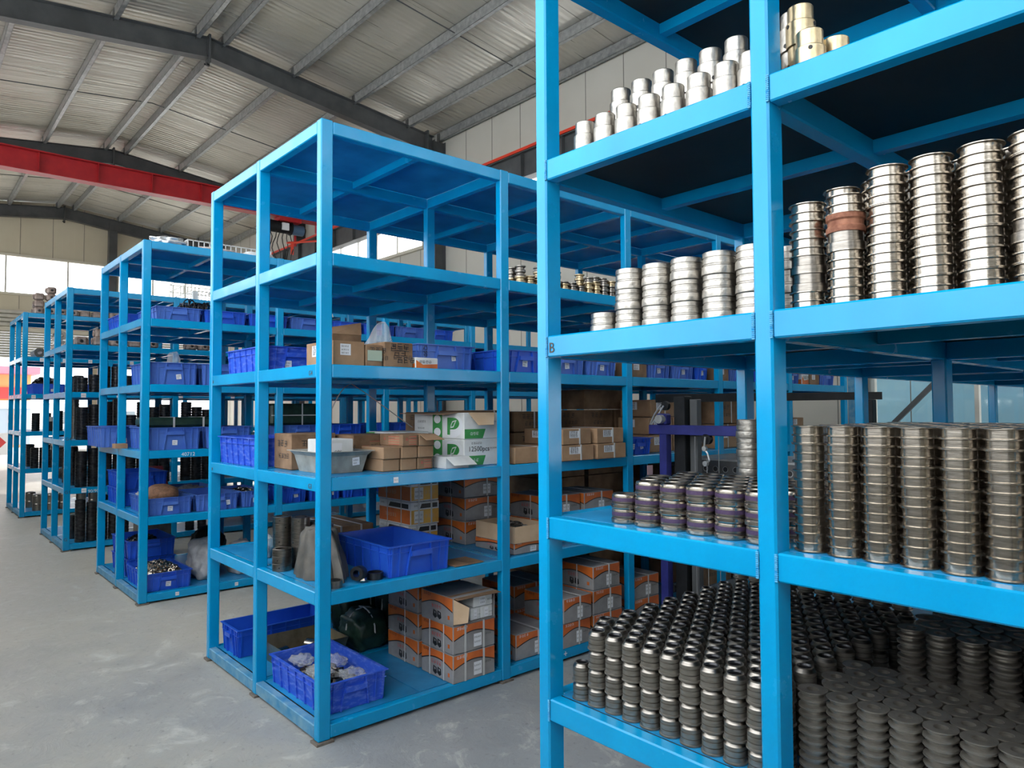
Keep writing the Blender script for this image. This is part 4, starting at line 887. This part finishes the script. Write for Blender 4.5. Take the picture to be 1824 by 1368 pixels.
# bottom shelf
t = crate(-1.50, -1.20, .055, .68, z6, .17, 'bright blue crate turned end-on at the far left bottom corner', CRATE, [], turn=True)
t = thing('metal_tray', 'dull metal tray with steel elbows behind the front crate', 'tray', (-.96, .37, z6))
mb = MB(); rg = [rr_(.3, .36, 0), rr_(.36, .42, .13), rr_(.35, .41, .13), rr_(.29, .35, .004)]; vs = [p for r_ in rg for p in r_]; fs = [(3, 2, 1, 0), (12, 13, 14, 15)]
for j in range(3):
    for k in range(4): fs.append((j*4+k, j*4+(k+1) % 4, j*4+4+(k+1) % 4, j*4+4+k))
mb.add(vs, fs, mottled('greasy tin', (.18, .15, .1), (.3, .27, .2), 9, .35, .8)); mb.obj('tray_body', t)
for i, (x, y, a) in enumerate(((-1.0, .25, .3), (-.92, .42, 1.2), (-1.03, .46, 2.0))): tag(link('pipe_sleeve', lathe_mesh([(.03, -.035), (.038, -.035), (.038, .035), (.03, .035)], STEEL, 24, 'pipe_sleeve'), None, (x, y, z6+.045), (PI/2, 0, a)), 'bright pipe sleeve lying in the metal tray, %s' % ('nearest the crate', 'in the middle', 'at the back')[i], 'sleeve', 'pipe sleeves in the metal tray')
t = crate(-.735, -.085, .06, .44, z6, .155, 'blue crate of bagged fittings at the front bottom corner', CRATE3, [])
heap('bagged_fittings', 'clear bags of small fittings filling the front bottom crate', 'fittings', -.41, .25, z6+.006, .56, .31, .11, STEEL2, 160, .016, 3, 'flake')
for i, (x, y) in enumerate(((-.60, .2), (-.47, .33), (-.36, .18), (-.22, .3))): lump('plastic_bag', 'crumpled clear bag on the fittings, %s from left' % NTH[i], 'bag', x, y, z6+.105, .14, .11, .05, FILM, 30+i, .5, 3, group='clear bags on the fittings')
for i, (x, y, sx, sy, sz) in enumerate(((-.93, .765, .30, .24, .24), (-.94, 1.015, .26, .21, .38), (-1.26, .93, .28, .4, .42), (-1.04, 1.42, .30, .30, .44))):
    t = thing('tarpaulin_bundle', 'dark green tarpaulin bundle tied with white cord, %s' % ('low and nearest the tray', 'middle one', 'leftmost at the back', 'tall one by the orange cartons')[i], 'bundle', (x, y, z6), 0, 'green tarpaulin bundles')
    lump('tarpaulin', None, None, 0, 0, 0, sx, sy, sz, TARP, 50+i, .14, 2, parent=t, fold=5, ridge=.6, boxy=.5)
    mb = MB(); w_ = sx*.5; pts = [(w_*1.02*math.cos(a), 0, sz*.5+sz*.52*math.sin(a)) for a in [PI*k/8-.1 for k in range(0, 9)]]; mb.tube(pts, .005, STRAP); pts = [(0, sy*.51*math.cos(a), sz*.5+sz*.52*math.sin(a)) for a in [PI*k/8 for k in range(9)]]; mb.tube(pts, .005, STRAP); mb.obj('cord', t)
for i in range(3):
    t = box(-.31, -.0, .80, 1.10, z6+i*.158, .156, 'grey carton with orange band and red lettering, %s of the front pile' % ('bottom', 'middle', 'open top')[i], 'orange', 31+i, straps=2 if i < 2 else 0, open_side=(i == 2))
    if i == 2:
        flap(t, [(.157, -.148, .01), (.157, -.148, .15), (.20, -.07, .10), (.2, -.08, .02)], CARDL); flap(t, [(.1, -.15, .158), (.1, .15, .158), (.20, .16, .15), (.19, -.14, .152)], CARD2)
        for q, (ya, yb, zq) in enumerate(((.93, 1.0, .005), (1.002, 1.09, .005), (.95, 1.09, .075))): box(-.24, -.008, ya, yb, z6+2*.158+zq, .068, 'small white printed carton inside the open front carton, %s' % ('lower left', 'lower right', 'upper')[q], 'white', 1+q, name='small_carton', group='small cartons inside the open carton')
for i in range(3): box(-.68, -.345, .80, 1.10, z6+i*.158, .156, 'grey carton with orange band in the shaded rear pile, %s' % ('bottom', 'middle', 'top')[i], 'orange', 41+i, straps=1)
for i, (x0, x1, a, b, zz) in enumerate([(-.40, -.04, 1.30, 1.62, 0), (-.37, .0, 1.66, 1.92, 0), (-.36, .01, 1.66, 1.92, .158), (-.36, .0, 1.95, 2.24, 0), (-.36, .0, 1.95, 2.24, .158), (-.35, .0, 1.95, 2.22, .316), (-.8, -.45, 1.3, 1.6, 0), (-.8, -.45, 1.65, 2.0, 0), (-.8, -.45, 1.65, 2.0, .158), (-.4, -.05, 2.42, 2.72, 0), (-.4, -.05, 2.42, 2.72, .158)]):
    box(x0, x1, a, b, z6+zz, .156, 'grey carton with orange band, bottom shelf %s, %s' % ('second bay left', 'second bay middle, bottom', 'second bay middle, top', 'second bay right, bottom', 'second bay right, middle', 'second bay right, top', 'rear left', 'rear right, bottom', 'rear right, top', 'third bay, bottom', 'third bay, top')[i:i+1][0] if 0 else 'grey carton with orange band, bottom shelf, ' + ['second bay left', 'second bay middle lower', 'second bay middle upper', 'second bay right lowest', 'second bay right middle', 'second bay right highest', 'rear left of second bay', 'rear right lower', 'rear right upper', 'third bay lower', 'third bay upper'][i], 'orange', 51+i, straps=1)
for i, (a, b) in enumerate(((3.55, 4.1), (4.15, 4.6), (4.75, 5.3))):
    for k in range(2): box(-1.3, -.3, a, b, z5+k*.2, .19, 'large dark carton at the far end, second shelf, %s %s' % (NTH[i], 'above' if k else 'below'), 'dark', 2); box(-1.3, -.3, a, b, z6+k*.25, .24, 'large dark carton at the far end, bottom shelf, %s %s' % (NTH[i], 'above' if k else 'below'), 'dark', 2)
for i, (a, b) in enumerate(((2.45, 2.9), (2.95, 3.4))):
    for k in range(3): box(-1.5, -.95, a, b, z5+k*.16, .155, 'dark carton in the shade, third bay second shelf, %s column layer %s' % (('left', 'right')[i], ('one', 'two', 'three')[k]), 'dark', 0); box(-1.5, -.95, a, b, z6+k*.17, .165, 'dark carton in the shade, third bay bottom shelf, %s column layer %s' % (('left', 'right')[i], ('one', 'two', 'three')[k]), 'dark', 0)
for k in range(2): box(-.55, -.2, 5.0, 5.3, z4+k*.12, .118, 'lone small kraft carton at the far end of the middle shelf, %s' % ('lower', 'upper')[k], 'brown', 1)

# ================================================================== platform lift in the aisle
t = thing('platform_lift', 'violet and black steel goods lift with pulleys standing between two racks', 'lift', (0, 0, 0))
mb = MB(); mb.cham(.322, 1.0, 2.14, 2.19, 1.437, 1.497, .003, NAVY); mb.cham(.405, .46, 2.14, 2.195, 0, 1.437, .003, NAVY); mb.cham(.36, .50, 2.08, 2.25, 0, .02, .004, NAVY); mb.cham(.38, .46, 2.135, 2.2, 1.497, 1.57, .01, NAVY); mb.obj('violet_frame', t)
mb = MB(); mb.cham(.462, .545, 2.22, 2.30, 0, 1.68, .003, BLKPT); mb.cham(.555, .61, 2.26, 2.31, 0, 1.66, .003, DARKST); mb.obj('mast', t)
mb = MB(); a = Vector((.30, 2.27, 1.67)); b = Vector((1.05, 3.95, 1.69)); d_ = (b-a).normalized(); n_ = Vector((-d_.y, d_.x, 0))*.03; u_ = Vector((0, 0, .028))
mb.add([a-n_-u_, a+n_-u_, a+n_+u_, a-n_+u_, b-n_-u_, b+n_-u_, b+n_+u_, b-n_+u_], [(0,3,2,1),(4,5,6,7),(0,1,5,4),(1,2,6,5),(2,3,7,6),(3,0,4,7)], BLKPT); mb.obj('cross_beam', t)
mb = MB(); mb.cham(.98, 1.05, 3.83, 3.9, 0, 1.66, .003, BLKPT); mb.cham(.96, 1.02, 3.9, 3.95, .9, 1.55, .003, NAVY); mb.obj('mast', t)
for p_, q_, r_, m_ in (((.43, 2.10, 1.535), (.43, 2.14, 1.535), .028, GALV), ((.405, 2.2, 1.62), (.405, 2.225, 1.62), .03, BLKPT), ((.75, 2.14, 1.415), (.75, 2.17, 1.415), .032, BLKPT)): mb = MB(); mb.cyl(p_, q_, r_, m_, 20); mb.obj('pulley', t, smooth=35)
mb = MB(); mb.tube([(.40, 2.17, 1.63), (.36, 2.15, 1.56), (.335, 2.14, 1.5)], .006, GALV); mb.tube([(.42, 2.17, 1.62), (.385, 2.15, 1.55), (.345, 2.14, 1.5)], .006, GALV); mb.tube([(.76, 2.12, 1.43), (.75, 2.12, 1.36), (.775, 2.12, 1.33), (.785, 2.12, 1.29), (.76, 2.12, 1.265)], .006, GALV); mb.cyl((.755, 2.11, 1.36), (.755, 2.13, 1.36), .015, GALV); mb.cyl((.76, 2.11, 1.27), (.76, 2.13, 1.27), .016, GALV)
mb.obj('shackle', t)
mb = MB()
for x, y in ((.77, 2.12), (.66, 2.16), (.80, 2.2)): mb.cyl((x, y, .42), (x, y, 1.3 if x == .77 else 1.43), .0025, GSTRAP, 6)
mb.obj('cable', t)
mb = MB(); x0, x1, y_, za, zb = .26, 1.2, 2.62, 1.0, 1.25; mb.box(x0, x1, y_, y_+.008, za, zb, DARKST); mb.box(x0, x1, y_, y_+.6, zb, zb+.012, GALV)
M = Matrix(((1, 0, 0, 0), (0, 0, -1, y_), (0, 1, 0, 0), (0, 0, 0, 1)))
for i in range(12):
    for j in range(4):
        cx = x0+.06+i*.075+(.037 if j % 2 else 0); cz = za+.03+j*.055
        decal(mb, M, [(cx+.017*math.cos(2*PI*k/14), cz+.017*math.sin(2*PI*k/14)) for k in range(14)], BLACK, .002); decal(mb, M, [(cx+.021*math.cos(2*PI*k/14), cz-.002+.021*math.sin(2*PI*k/14)) for k in range(14)], GALV, .001)
mb.obj('perforated_plate', t)
mb = MB(); mb.box(.34, 1.3, 2.45, 2.5, .36, .42, BLKPT); mb.cyl((.33, 2.36, .41), (.33, 2.44, .41), .03, BLKPT, 18); mb.cyl((.43, 2.36, .44), (.43, 2.44, .44), .024, BLKPT, 18); mb.cyl((.49, 2.36, .46), (.49, 2.44, .46), .024, BLKPT, 18); mb.box(.5, 1.25, 2.5, 3.3, .4, .43, DARKST); mb.obj('carriage', t)
mb = MB(); mb.box(.52, 1.2, 2.52, 3.2, .43, .436, GALV); mb.obj('platform', t)
mb = MB(); mb.strip([(.15, 2.3, .5), (.16, 2.3, .3)], .01, .004, WHITE); 
tag(MB().strip([(.09, 2.45, 1.205), (.09, 2.45, 1.16), (.088, 2.45, 1.12)], .06, .003, plain('pink paper', (.6, .4, .43), .6), (0, 1, 0)).obj('paper_slip'), 'pink paper slip hanging beneath the middle shelf beam', 'paper')

# ================================================================== rack C contents
def xc(u): return XC+u
crate(xc(-1.53), xc(-.93), .05, .47, z2, .14, 'blue crate at the left end of the plastic-crate rack, fifth shelf', CRATE, [])
for i in range(8):
    a = [.12, .52, .92, 1.32, 1.72, 2.12, 2.5, 2.9][i]
    crate(xc(-.68), xc(-.06), a, a+.38, z2, .12, 'blue crate, %s from left, front of plastic-crate rack fifth shelf' % NTH[i], CRATE if i % 3 else CRATE2, [])
def coil(x, y, z, r, label, mat, seed, n=26):
    mb = MB(); rr = random.Random(seed)
    for k in range(n):
        c = Vector((rr.uniform(-r, r)*.9, rr.uniform(-r, r)*.6, rr.uniform(.02, .05))); q = rr.uniform(.03, .06); ax = rr.uniform(0, 3.1)
        mb.tube([c+Vector((q*math.cos(a)*math.cos(ax), q*math.cos(a)*math.sin(ax), abs(q*1.1*math.sin(a)))) for a in [PI*j/7 for j in range(8)]], .005, mat, 5)
    o = mb.obj('wire_coil', loc=(x, y, z)); return tag(o, label, 'wire', None, 'stuff')
coil(xc(-.25), .50, z2+.10, .16, 'tangle of black wire rings heaped on a top crate', BLACKR, 1, 40)
coil(xc(-.22), 1.75, z2+.12, .05, 'white looped cord on a crate, fifth shelf', STRAP, 4, 5)
for i, (a, b, m, st) in enumerate(((.07, .47, CRATE2, [(.04, .07)]), (.50, .90, CRATE2, []), (1.25, 1.65, CRATE2, [(0, .07)]), (1.68, 2.08, CRATE, []), (2.42, 2.8, CRATE2, []), (2.84, 3.22, CRATE, []))):
    crate(xc(-.70), xc(-.05), a, b, z3, .19, 'large faded crate, %s from left on the fourth shelf, plastic-crate rack' % NTH[i], m, st)
tag(lump('plastic_bag', None, None, xc(-.3), .33, z3+.15, .1, .1, .16, FILM, 4), 'white knotted bag sticking out of the large faded crate', 'bag')
for i, (x0, a, b, m) in enumerate(((-1.53, -.12, .28, CRATE2), (-.70, .07, .50, CRATE2), (-.70, .54, .95, CRATE2), (-.70, 1.24, 1.66, CRATE2), (-.70, 1.70, 2.1, CRATE), (-.70, 2.4, 2.84, CRATE), (-.70, 2.88, 3.3, CRATE))):
    crate(xc(x0), xc(x0+.65), a, b, z4, .19, 'faded blue crate %s, middle shelf of the plastic-crate rack' % ('at the left end' if i == 0 else '%s from the corner post' % NTH[i-1]), m, [(0, .06)])
t = thing('wrapped_bundle', 'green wrapped bundle with pale straps on the middle crates', 'bundle', (xc(-.42), .42, z4+.19)); mb = MB(); mb.cham(-.2, .2, -.32, .32, 0, .085, .02, TARP); mb.obj('wrapping', t); mb = MB()
for u in (-.1, .15): mb.box(-.205, .205, u-.008, u+.008, .086, .089, STRAP); mb.box(.201, .204, u-.008, u+.008, 0, .088, STRAP)
mb.obj('strap', t)
t = thing('wrapped_bundle', 'tall green strapped bundle on crates, second bay', 'bundle', (xc(-.40), 1.45, z4+.19)); mb = MB(); mb.cham(-.2, .2, -.26, .26, 0, .21, .02, TARP); mb.obj('wrapping', t); mb = MB(); mb.box(.201, .204, -.26, .26, .09, .1, STRAP); mb.box(.201, .204, .05, .062, 0, .21, STRAP); mb.obj('strap', t)
tag(MB().box(-.06, .06, -.05, .05, 0, .04, CARD).obj('wood_block', loc=(xc(-.70), .0, z4)), 'short wooden block beside the left crate on the middle shelf', 'block')
for k in range(2):
    crate(xc(-1.50), xc(-.88), .06, .46, z5+k*.155, .153, 'bright blue crate, %s of the left pair on the second shelf' % ('upper' if k else 'lower'), CRATE, [])
    crate(xc(-1.36), xc(-.74), .08, .50, z6+k*.165, .163, 'bright blue crate, %s of the left pair on the bottom shelf' % ('upper' if k else 'lower'), CRATE, [])
heap('wire_clippings', 'dark wire clippings in the upper left bottom crate', 'wire', xc(-1.05), .29, z6+.20, .5, .32, .14, BLACKR, 90, .02, 12)
for i, (a, b, m, st) in enumerate(((.07, .44, CRATE2, [(.0, .05)]), (.46, .84, CRATE2, [(.09, .06)]), (.86, 1.12, CRATE2, [(.0, .06)]), (1.27, 1.5, CRATE, [(0, .07)]), (1.52, 1.86, CRATE, [(-.06, .07), (.07, .06), (.07, .1)]), (1.88, 2.2, CRATE, []), (2.42, 2.8, CRATE, [(0, .07)]), (2.82, 3.2, CRATE2, [(0.1, .07)]))):
    crate(xc(-.67), xc(-.052), a, b, z5, .145, 'blue crate, %s from the corner post, second shelf plastic-crate rack' % NTH[i], m, st)
lump('woven_sack', 'rounded brown woven sack lying in the second shelf crate', 'sack', xc(-.30), .25, z5+.09, .36, .24, .15, SACK, 2, .12, 1.6)
lump('white_rag', 'pale crumpled rag beside the brown sack', 'rag', xc(-.57), .15, z5+.075, .08, .09, .1, GSACK, 8, .4)
crate(xc(-1.48), xc(-.86), .55, .95, z5, .12, 'faded crate of flat parts at the back, second shelf', CRATE2, []); heap('flat_parts', 'pale flat parts in the rear crate', 'parts', xc(-1.17), .75, z5+.06, .5, .3, .07, GSACK, 40, .02, 6, 'flake')
heap('steel_fittings', 'shiny fittings heaped in the third crate', 'fittings', xc(-.35), .99, z5+.07, .5, .2, .085, STEEL2, 90, .012, 16)
crate(xc(-.67), xc(-.05), .055, .44, z6, .15, 'blue crate heaped with bent steel links at the bottom corner', CRATE, [(0, .05)])
heap('steel_links', 'bent bright steel links heaped in the bottom corner crate', 'links', xc(-.36), .25, z6+.09, .54, .31, .10, STEEL, 230, .018, 21)
for i, (x, y, sx, sy, sz, m) in enumerate(((-.35, .63, .38, .26, .36, GSACK), (-.36, .96, .36, .24, .3, GSACK), (-.8, .8, .3, .3, .4, BLKPT), (-.5, 1.45, .5, .4, .2, plain('dark red sack', (.2, .03, .03), .6)))):
    o = lump('woven_sack', '%s on the bottom shelf, plastic-crate rack' % ('slumped grey printed sack behind the links', 'second grey sack', 'black sack of wire', 'dark red printed sack')[i], 'sack', xc(x), y, z6, sx, sy, sz, m, 60+i, .3, 1.7)
# C top: foil wrapped bag, baskets
lump('wrapped_bag', 'crinkled silver plastic wrapped bag on top of the plastic-crate rack', 'bag', xc(-.35), .27, ZS[5]+.004, .36, .28, .13, FOIL, 6, .35, 2.4)
lump('plastic_film', 'pale pink plastic sheet along the top of the rack', 'film', xc(-.22), .66, ZS[5]+.004, .28, .38, .05, mottled('pale pink film', (.5, .4, .36), (.66, .6, .56), 9, .4), 9, .3)
lump('yellow_rag', 'small yellow rag beside the white basket on top', 'rag', xc(-.28), .68, ZS[5]+.05, .09, .08, .06, mottled('yellow rag', (.6, .35, .12), (.7, .45, .2), 9, .7), 3, .2)
lump('white_sack', 'white sack with marks on top, right of the post', 'sack', xc(-.27), 1.06, ZS[5]+.004, .28, .3, .08, WHITEB, 12, .3)
def wire_basket(x0, x1, y0, y1, z, h, label, mat, parent_legs=0):
    t = thing('wire_basket', label, 'basket', ((x0+x1)/2, (y0+y1)/2, z)); lx, ly = (x1-x0)/2, (y1-y0)/2; mb = MB(); s = .006
    for zz in (.0, h/2, h-.01):
        mb.box(-lx, lx, -ly, -ly+s, zz, zz+.01, mat); mb.box(-lx, lx, ly-s, ly, zz, zz+.01, mat); mb.box(-lx, -lx+s, -ly, ly, zz, zz+.01, mat); mb.box(lx-s, lx, -ly, ly, zz, zz+.01, mat)
    mb.obj('rim', t); mb = MB(); n1 = int(2*ly/.05); n2 = int(2*lx/.05)
    for k in range(n1+1):
        y = -ly+2*ly*k/n1; mb.box(lx-s, lx, y-.004, y+.004, 0, h, mat); mb.box(-lx, -lx+s, y-.004, y+.004, 0, h, mat); mb.box(-lx, lx, y-.003, y+.003, 0, .006, mat)
    for k in range(n2+1):
        x = -lx+2*lx*k/n2; mb.box(x-.004, x+.004, -ly, -ly+s, 0, h, mat); mb.box(x-.004, x+.004, ly-s, ly, 0, h, mat)
    mb.obj('mesh_side', t); return t
wire_basket(xc(-1.0), xc(-.5), .5, 1.3, ZS[5]+.004, .17, 'white wire basket on top of the plastic-crate rack', WHITEB)
t = wire_basket(XD-1.3, XD-.3, 1.4, 3.2, ZS[5]+.15, .22, 'cream wire cage on legs on top of the dark-ring rack', TRIMW)
mb = MB()
for x in (-.48, .48):
    for y in (-.85, 0, .85): mb.box(x-.03, x+.03, y-.03, y+.03, -.146, 0, WHITEB)
mb.obj('leg', t)

# ================================================================== racks D and E: dark ring stacks and castings
def rings(r, h, m, seg=20, name='dark_ring', ri=.6): return lathe_mesh([(r*ri, 0), (r*.97, 0), (r, h*.15), (r, h*.8), (r*.93, h*.88), (r*.93, h*.995), (r*ri, h*.995)], m, seg, name)
DR = rings(.063, .032, BLACKR); DR2 = rings(.055, .035, BLACKR); DR3 = rings(.05, .04, STEEL2)
def fill(K, rk, xr, level, spots, h, desc):
    for c, (x, y, n_) in enumerate(spots):
        for k in range(n_): K.put((xr+x, y, level+k*h), (0, 0, k), 4 if (x > -.3 or y < .3) else 1+.02*k, '%s %s, %s stack from left, %s' % (desc, 'top' if k == n_-1 else ORD[min(k+1, 20)], NTH[c], rk))
K_d = Kind('dark_ring', 'ring', 'tall dark ring stacks on the dark-ring rack', [DR], 130); K_d2 = Kind('dark_ring', 'ring', 'smaller dark ring stacks on the dark-ring rack', [DR2], 100); K_d3 = Kind('steel_ring', 'ring', 'bright ring stacks on the dark-ring rack', [DR3])
yz = [.135, .265, .395, .525, .655, .785, .915, 1.045, 1.30, 1.43, 1.56, 1.69]
fill(K_d, 'middle shelf, dark-ring rack', XD, z4-.552, [(-.12, y, (13, 14, 15, 11, 14, 12, 14, 13, 12, 14)[i]) for i, y in enumerate(yz)], .032, 'large dark ring') if 0 else None
fill(K_d, 'middle shelf', XD, z4, [(-.13, y, (12, 13, 14, 15, 9, 14, 12, 13, 14, 12, 11, 13)[i]) for i, y in enumerate(yz)], .032, 'large dark ring')
fill(K_d, 'second shelf', XD, z5, [(-.13, y, (13, 14, 14, 13, 12, 13, 14, 12, 11, 13, 12, 13)[i]) for i, y in enumerate(yz)], .032, 'large dark ring')
fill(K_d3, 'middle shelf left end', XD, z4, [(-.50, .12, 12), (-.62, .12, 11)], .04, 'bright ring')
fill(K_d2, 'second shelf left end', XD, z5, [(-.42, .1, 13), (-.6, .13, 12), (-.9, .12, 12)], .035, 'small dark ring')
fill(K_d2, 'bottom shelf', XD, z6, [(-.10, .13, 14), (-.1, .245, 13), (-.1, .36, 15), (-.1, .475, 15), (-.1, .59, 14), (-.26, .16, 12), (-.42, .11, 8), (-.22, .53, 14), (-.1, 1.35, 12), (-.1, 1.5, 12), (-.1, 1.65, 12)], .035, 'small dark ring')
fill(K_d2, 'fourth shelf', XD, z3, [(-.10, .13, 5), (-.1, .25, 6), (-.12, .37, 9), (-.12, .49, 9), (-.12, .61, 6), (-.7, .15, 6), (-.45, .15, 6), (-.12, .73, 5), (-.12, .9, 6)], .035, 'small dark ring')
for K in (K_d, K_d2, K_d3): K.flush()
for i in range(4): tag(link('half_collar', lathe_mesh([(.04, -.02), (.075, -.02), (.08, 0), (.075, .02), (.04, .02)], BLACKR, 20, 'half_collar'), None, (XD-1.35+.09*i, .15, z5+.08), (PI/2, 0, PI/2)), 'dark ring standing on edge, %s from left, second shelf left end' % NTH[i], 'ring', 'rings on edge on the dark-ring rack')
t = thing('motor_unit', 'dark red machine hood between the dark ring stacks and crates', 'machine', (XC-2.15, .62, 0)); t.scale = (.6, .6, .78)
mb = MB(); mb.box(-.28, .12, -.2, .35, 0, .75, CANVAS); mb.obj('stand', t); mb = MB(); mb.add([(-.32, -.24, .75), (.14, -.24, .78), (.14, .38, .78), (-.32, .38, .75), (-.12, -.1, 1.25), (.05, -.1, 1.27), (.05, .2, 1.27), (-.12, .2, 1.25)], [(0,3,2,1),(4,5,6,7),(0,1,5,4),(1,2,6,5),(2,3,7,6),(3,0,4,7)], plain('dark red hood', (.22, .03, .04), .45)); mb.obj('hood', t)
mb = MB(); mb.box(.0, .12, .3, .42, .8, .92, GALV); mb.obj('clamp', t)
def casting():
    mb = MB(); mb.cham(-.065, .065, -.065, .065, 0, .11, .02, CAST)
    for M in (Matrix.Translation((.065, 0, .055)) @ Matrix.Rotation(PI/2, 4, 'Y'), Matrix.Translation((0, -.065, .055)) @ Matrix.Rotation(PI/2, 4, 'X')):
        mb.lathe([(.02, -.01), (.042, -.01), (.038, .016), (.02, .016)], 16, CAST, M); mb.lathe([(.0, .001), (.02, .001), (.02, .0), (.0, .0)], 12, BLACK, M)
    return mb.mesh('valve_casting')
K_cast = Kind('valve_casting', 'casting', 'rough castings on the far racks', [casting()])
def castp(xr, z, spots, where):
    for c, (x, y, n_) in enumerate(spots):
        for k in range(n_): K_cast.put((xr+x+R.uniform(-.006, .006), y, z+k*.111), (0, 0, R.choice((0, PI/2, -PI/2, 0))), 3, 'rough brown casting %s, %s pile from left, %s' % ('top' if k == n_-1 else ORD[k+1], NTH[c], where))
castp(XD, z2, [(-1.1, .16, 1), (-.75, .16, 1), (-.25, .13, 1), (-.12, .30, 1), (-.12, .48, 2), (-.12, .68, 1), (-.12, .88, 1), (-.3, .35, 2), (-.12, 1.34, 1), (-.12, 1.5, 1)], 'fifth shelf, dark-ring rack')
ze = [z*1.025+.0008 for z in ZS]
castp(XE, ze[5]+.004, [(-.35, .15, 2), (-.2, .15, 3), (-.2, .31, 4), (-.2, .46, 3), (-.2, .61, 3), (-.2, .78, 2), (-.2, .95, 2), (-.4, .4, 3), (-.2, 1.2, 2), (-.2, 1.36, 2)], 'top of the farthest rack')
castp(XE, ze[4], [(-.15, .75, 1), (-.15, .95, 2), (-.15, 1.4, 2)], 'fifth shelf, farthest rack')
K_cast.flush()
for i, (y, k) in enumerate(((.16, 0), (.36, 0), (.52, 0), (.44, 1), (.44, 2))): tag(link('steel_pipe', lathe_mesh([(.03, -.2), (.075, -.2), (.075, .2), (.03, .2)], STEEL2, 24, 'steel_pipe'), None, (XE-.3, y-.0, ze[4]+.076+(0, .132, .284)[k]), (0, PI/2, 0)), 'thick steel tube lying on its side, %s, fifth shelf of farthest rack' % ('leftmost', 'second', 'third', 'in the second layer', 'topmost')[i], 'tube', 'steel tubes on the farthest rack')
crate(XE-.68, XE-.05, .06, .5, ze[3], .16, 'blue crate of black fittings, fourth shelf of the farthest rack', CRATE, [(.05, .06)]); heap('black_fittings', 'black fittings heaped in the farthest rack crate', 'fittings', XE-.36, .28, ze[3]+.1, .52, .36, .17, BLACKR, 60, .04, 31)
crate(XE-.68, XE-.05, .55, .98, ze[3], .16, 'second blue crate on the fourth shelf of the farthest rack', CRATE, [])
K_e = Kind('dark_ring', 'ring', 'ring stacks on the farthest rack', [DR2], 65); K_e2 = Kind('steel_cylinder', 'cylinder', 'steel cylinders at the bottom of the farthest rack', [rings(.07, .125, STEEL2, 24, 'steel_cylinder', .7)])
fill(K_e, 'middle shelf', XE, ze[2], [(-.3, .15, 8), (-.3, .3, 8), (-.3, .46, 9), (-.3, .7, 8), (-.3, .9, 8)], .035, 'dark ring of farthest rack')
fill(K_e, 'second shelf', XE, ze[1], [(-.12, .12, 9), (-.12, .235, 9), (-.12, .35, 8), (-.12, .465, 9), (-.55, .12, 10), (-.7, .13, 10), (-.15, .65, 9), (-.3, .3, 10)], .035, 'dark ring of farthest rack')
fill(K_e2, 'bottom shelf', XE, ze[0], [(-.12, .17, 2), (-.12, .34, 2), (-.12, .51, 2), (-.6, .14, 2), (-.12, .75, 2), (-.12, .92, 2)], .125, 'steel cylinder of farthest rack')
K_e.flush(); K_e2.flush()
t = thing('small_motor', 'small black motor with a silver top, middle shelf of farthest rack', 'motor', (XE-.12, .33, ze[2])); mb = MB(); mb.cham(-.07, .07, -.09, .09, 0, .15, .015, BLKPT); mb.obj('housing', t); mb = MB(); mb.cyl((0, 0, .15), (0, 0, .22), .05, GALV, 16); mb.obj('cap', t, smooth=35)
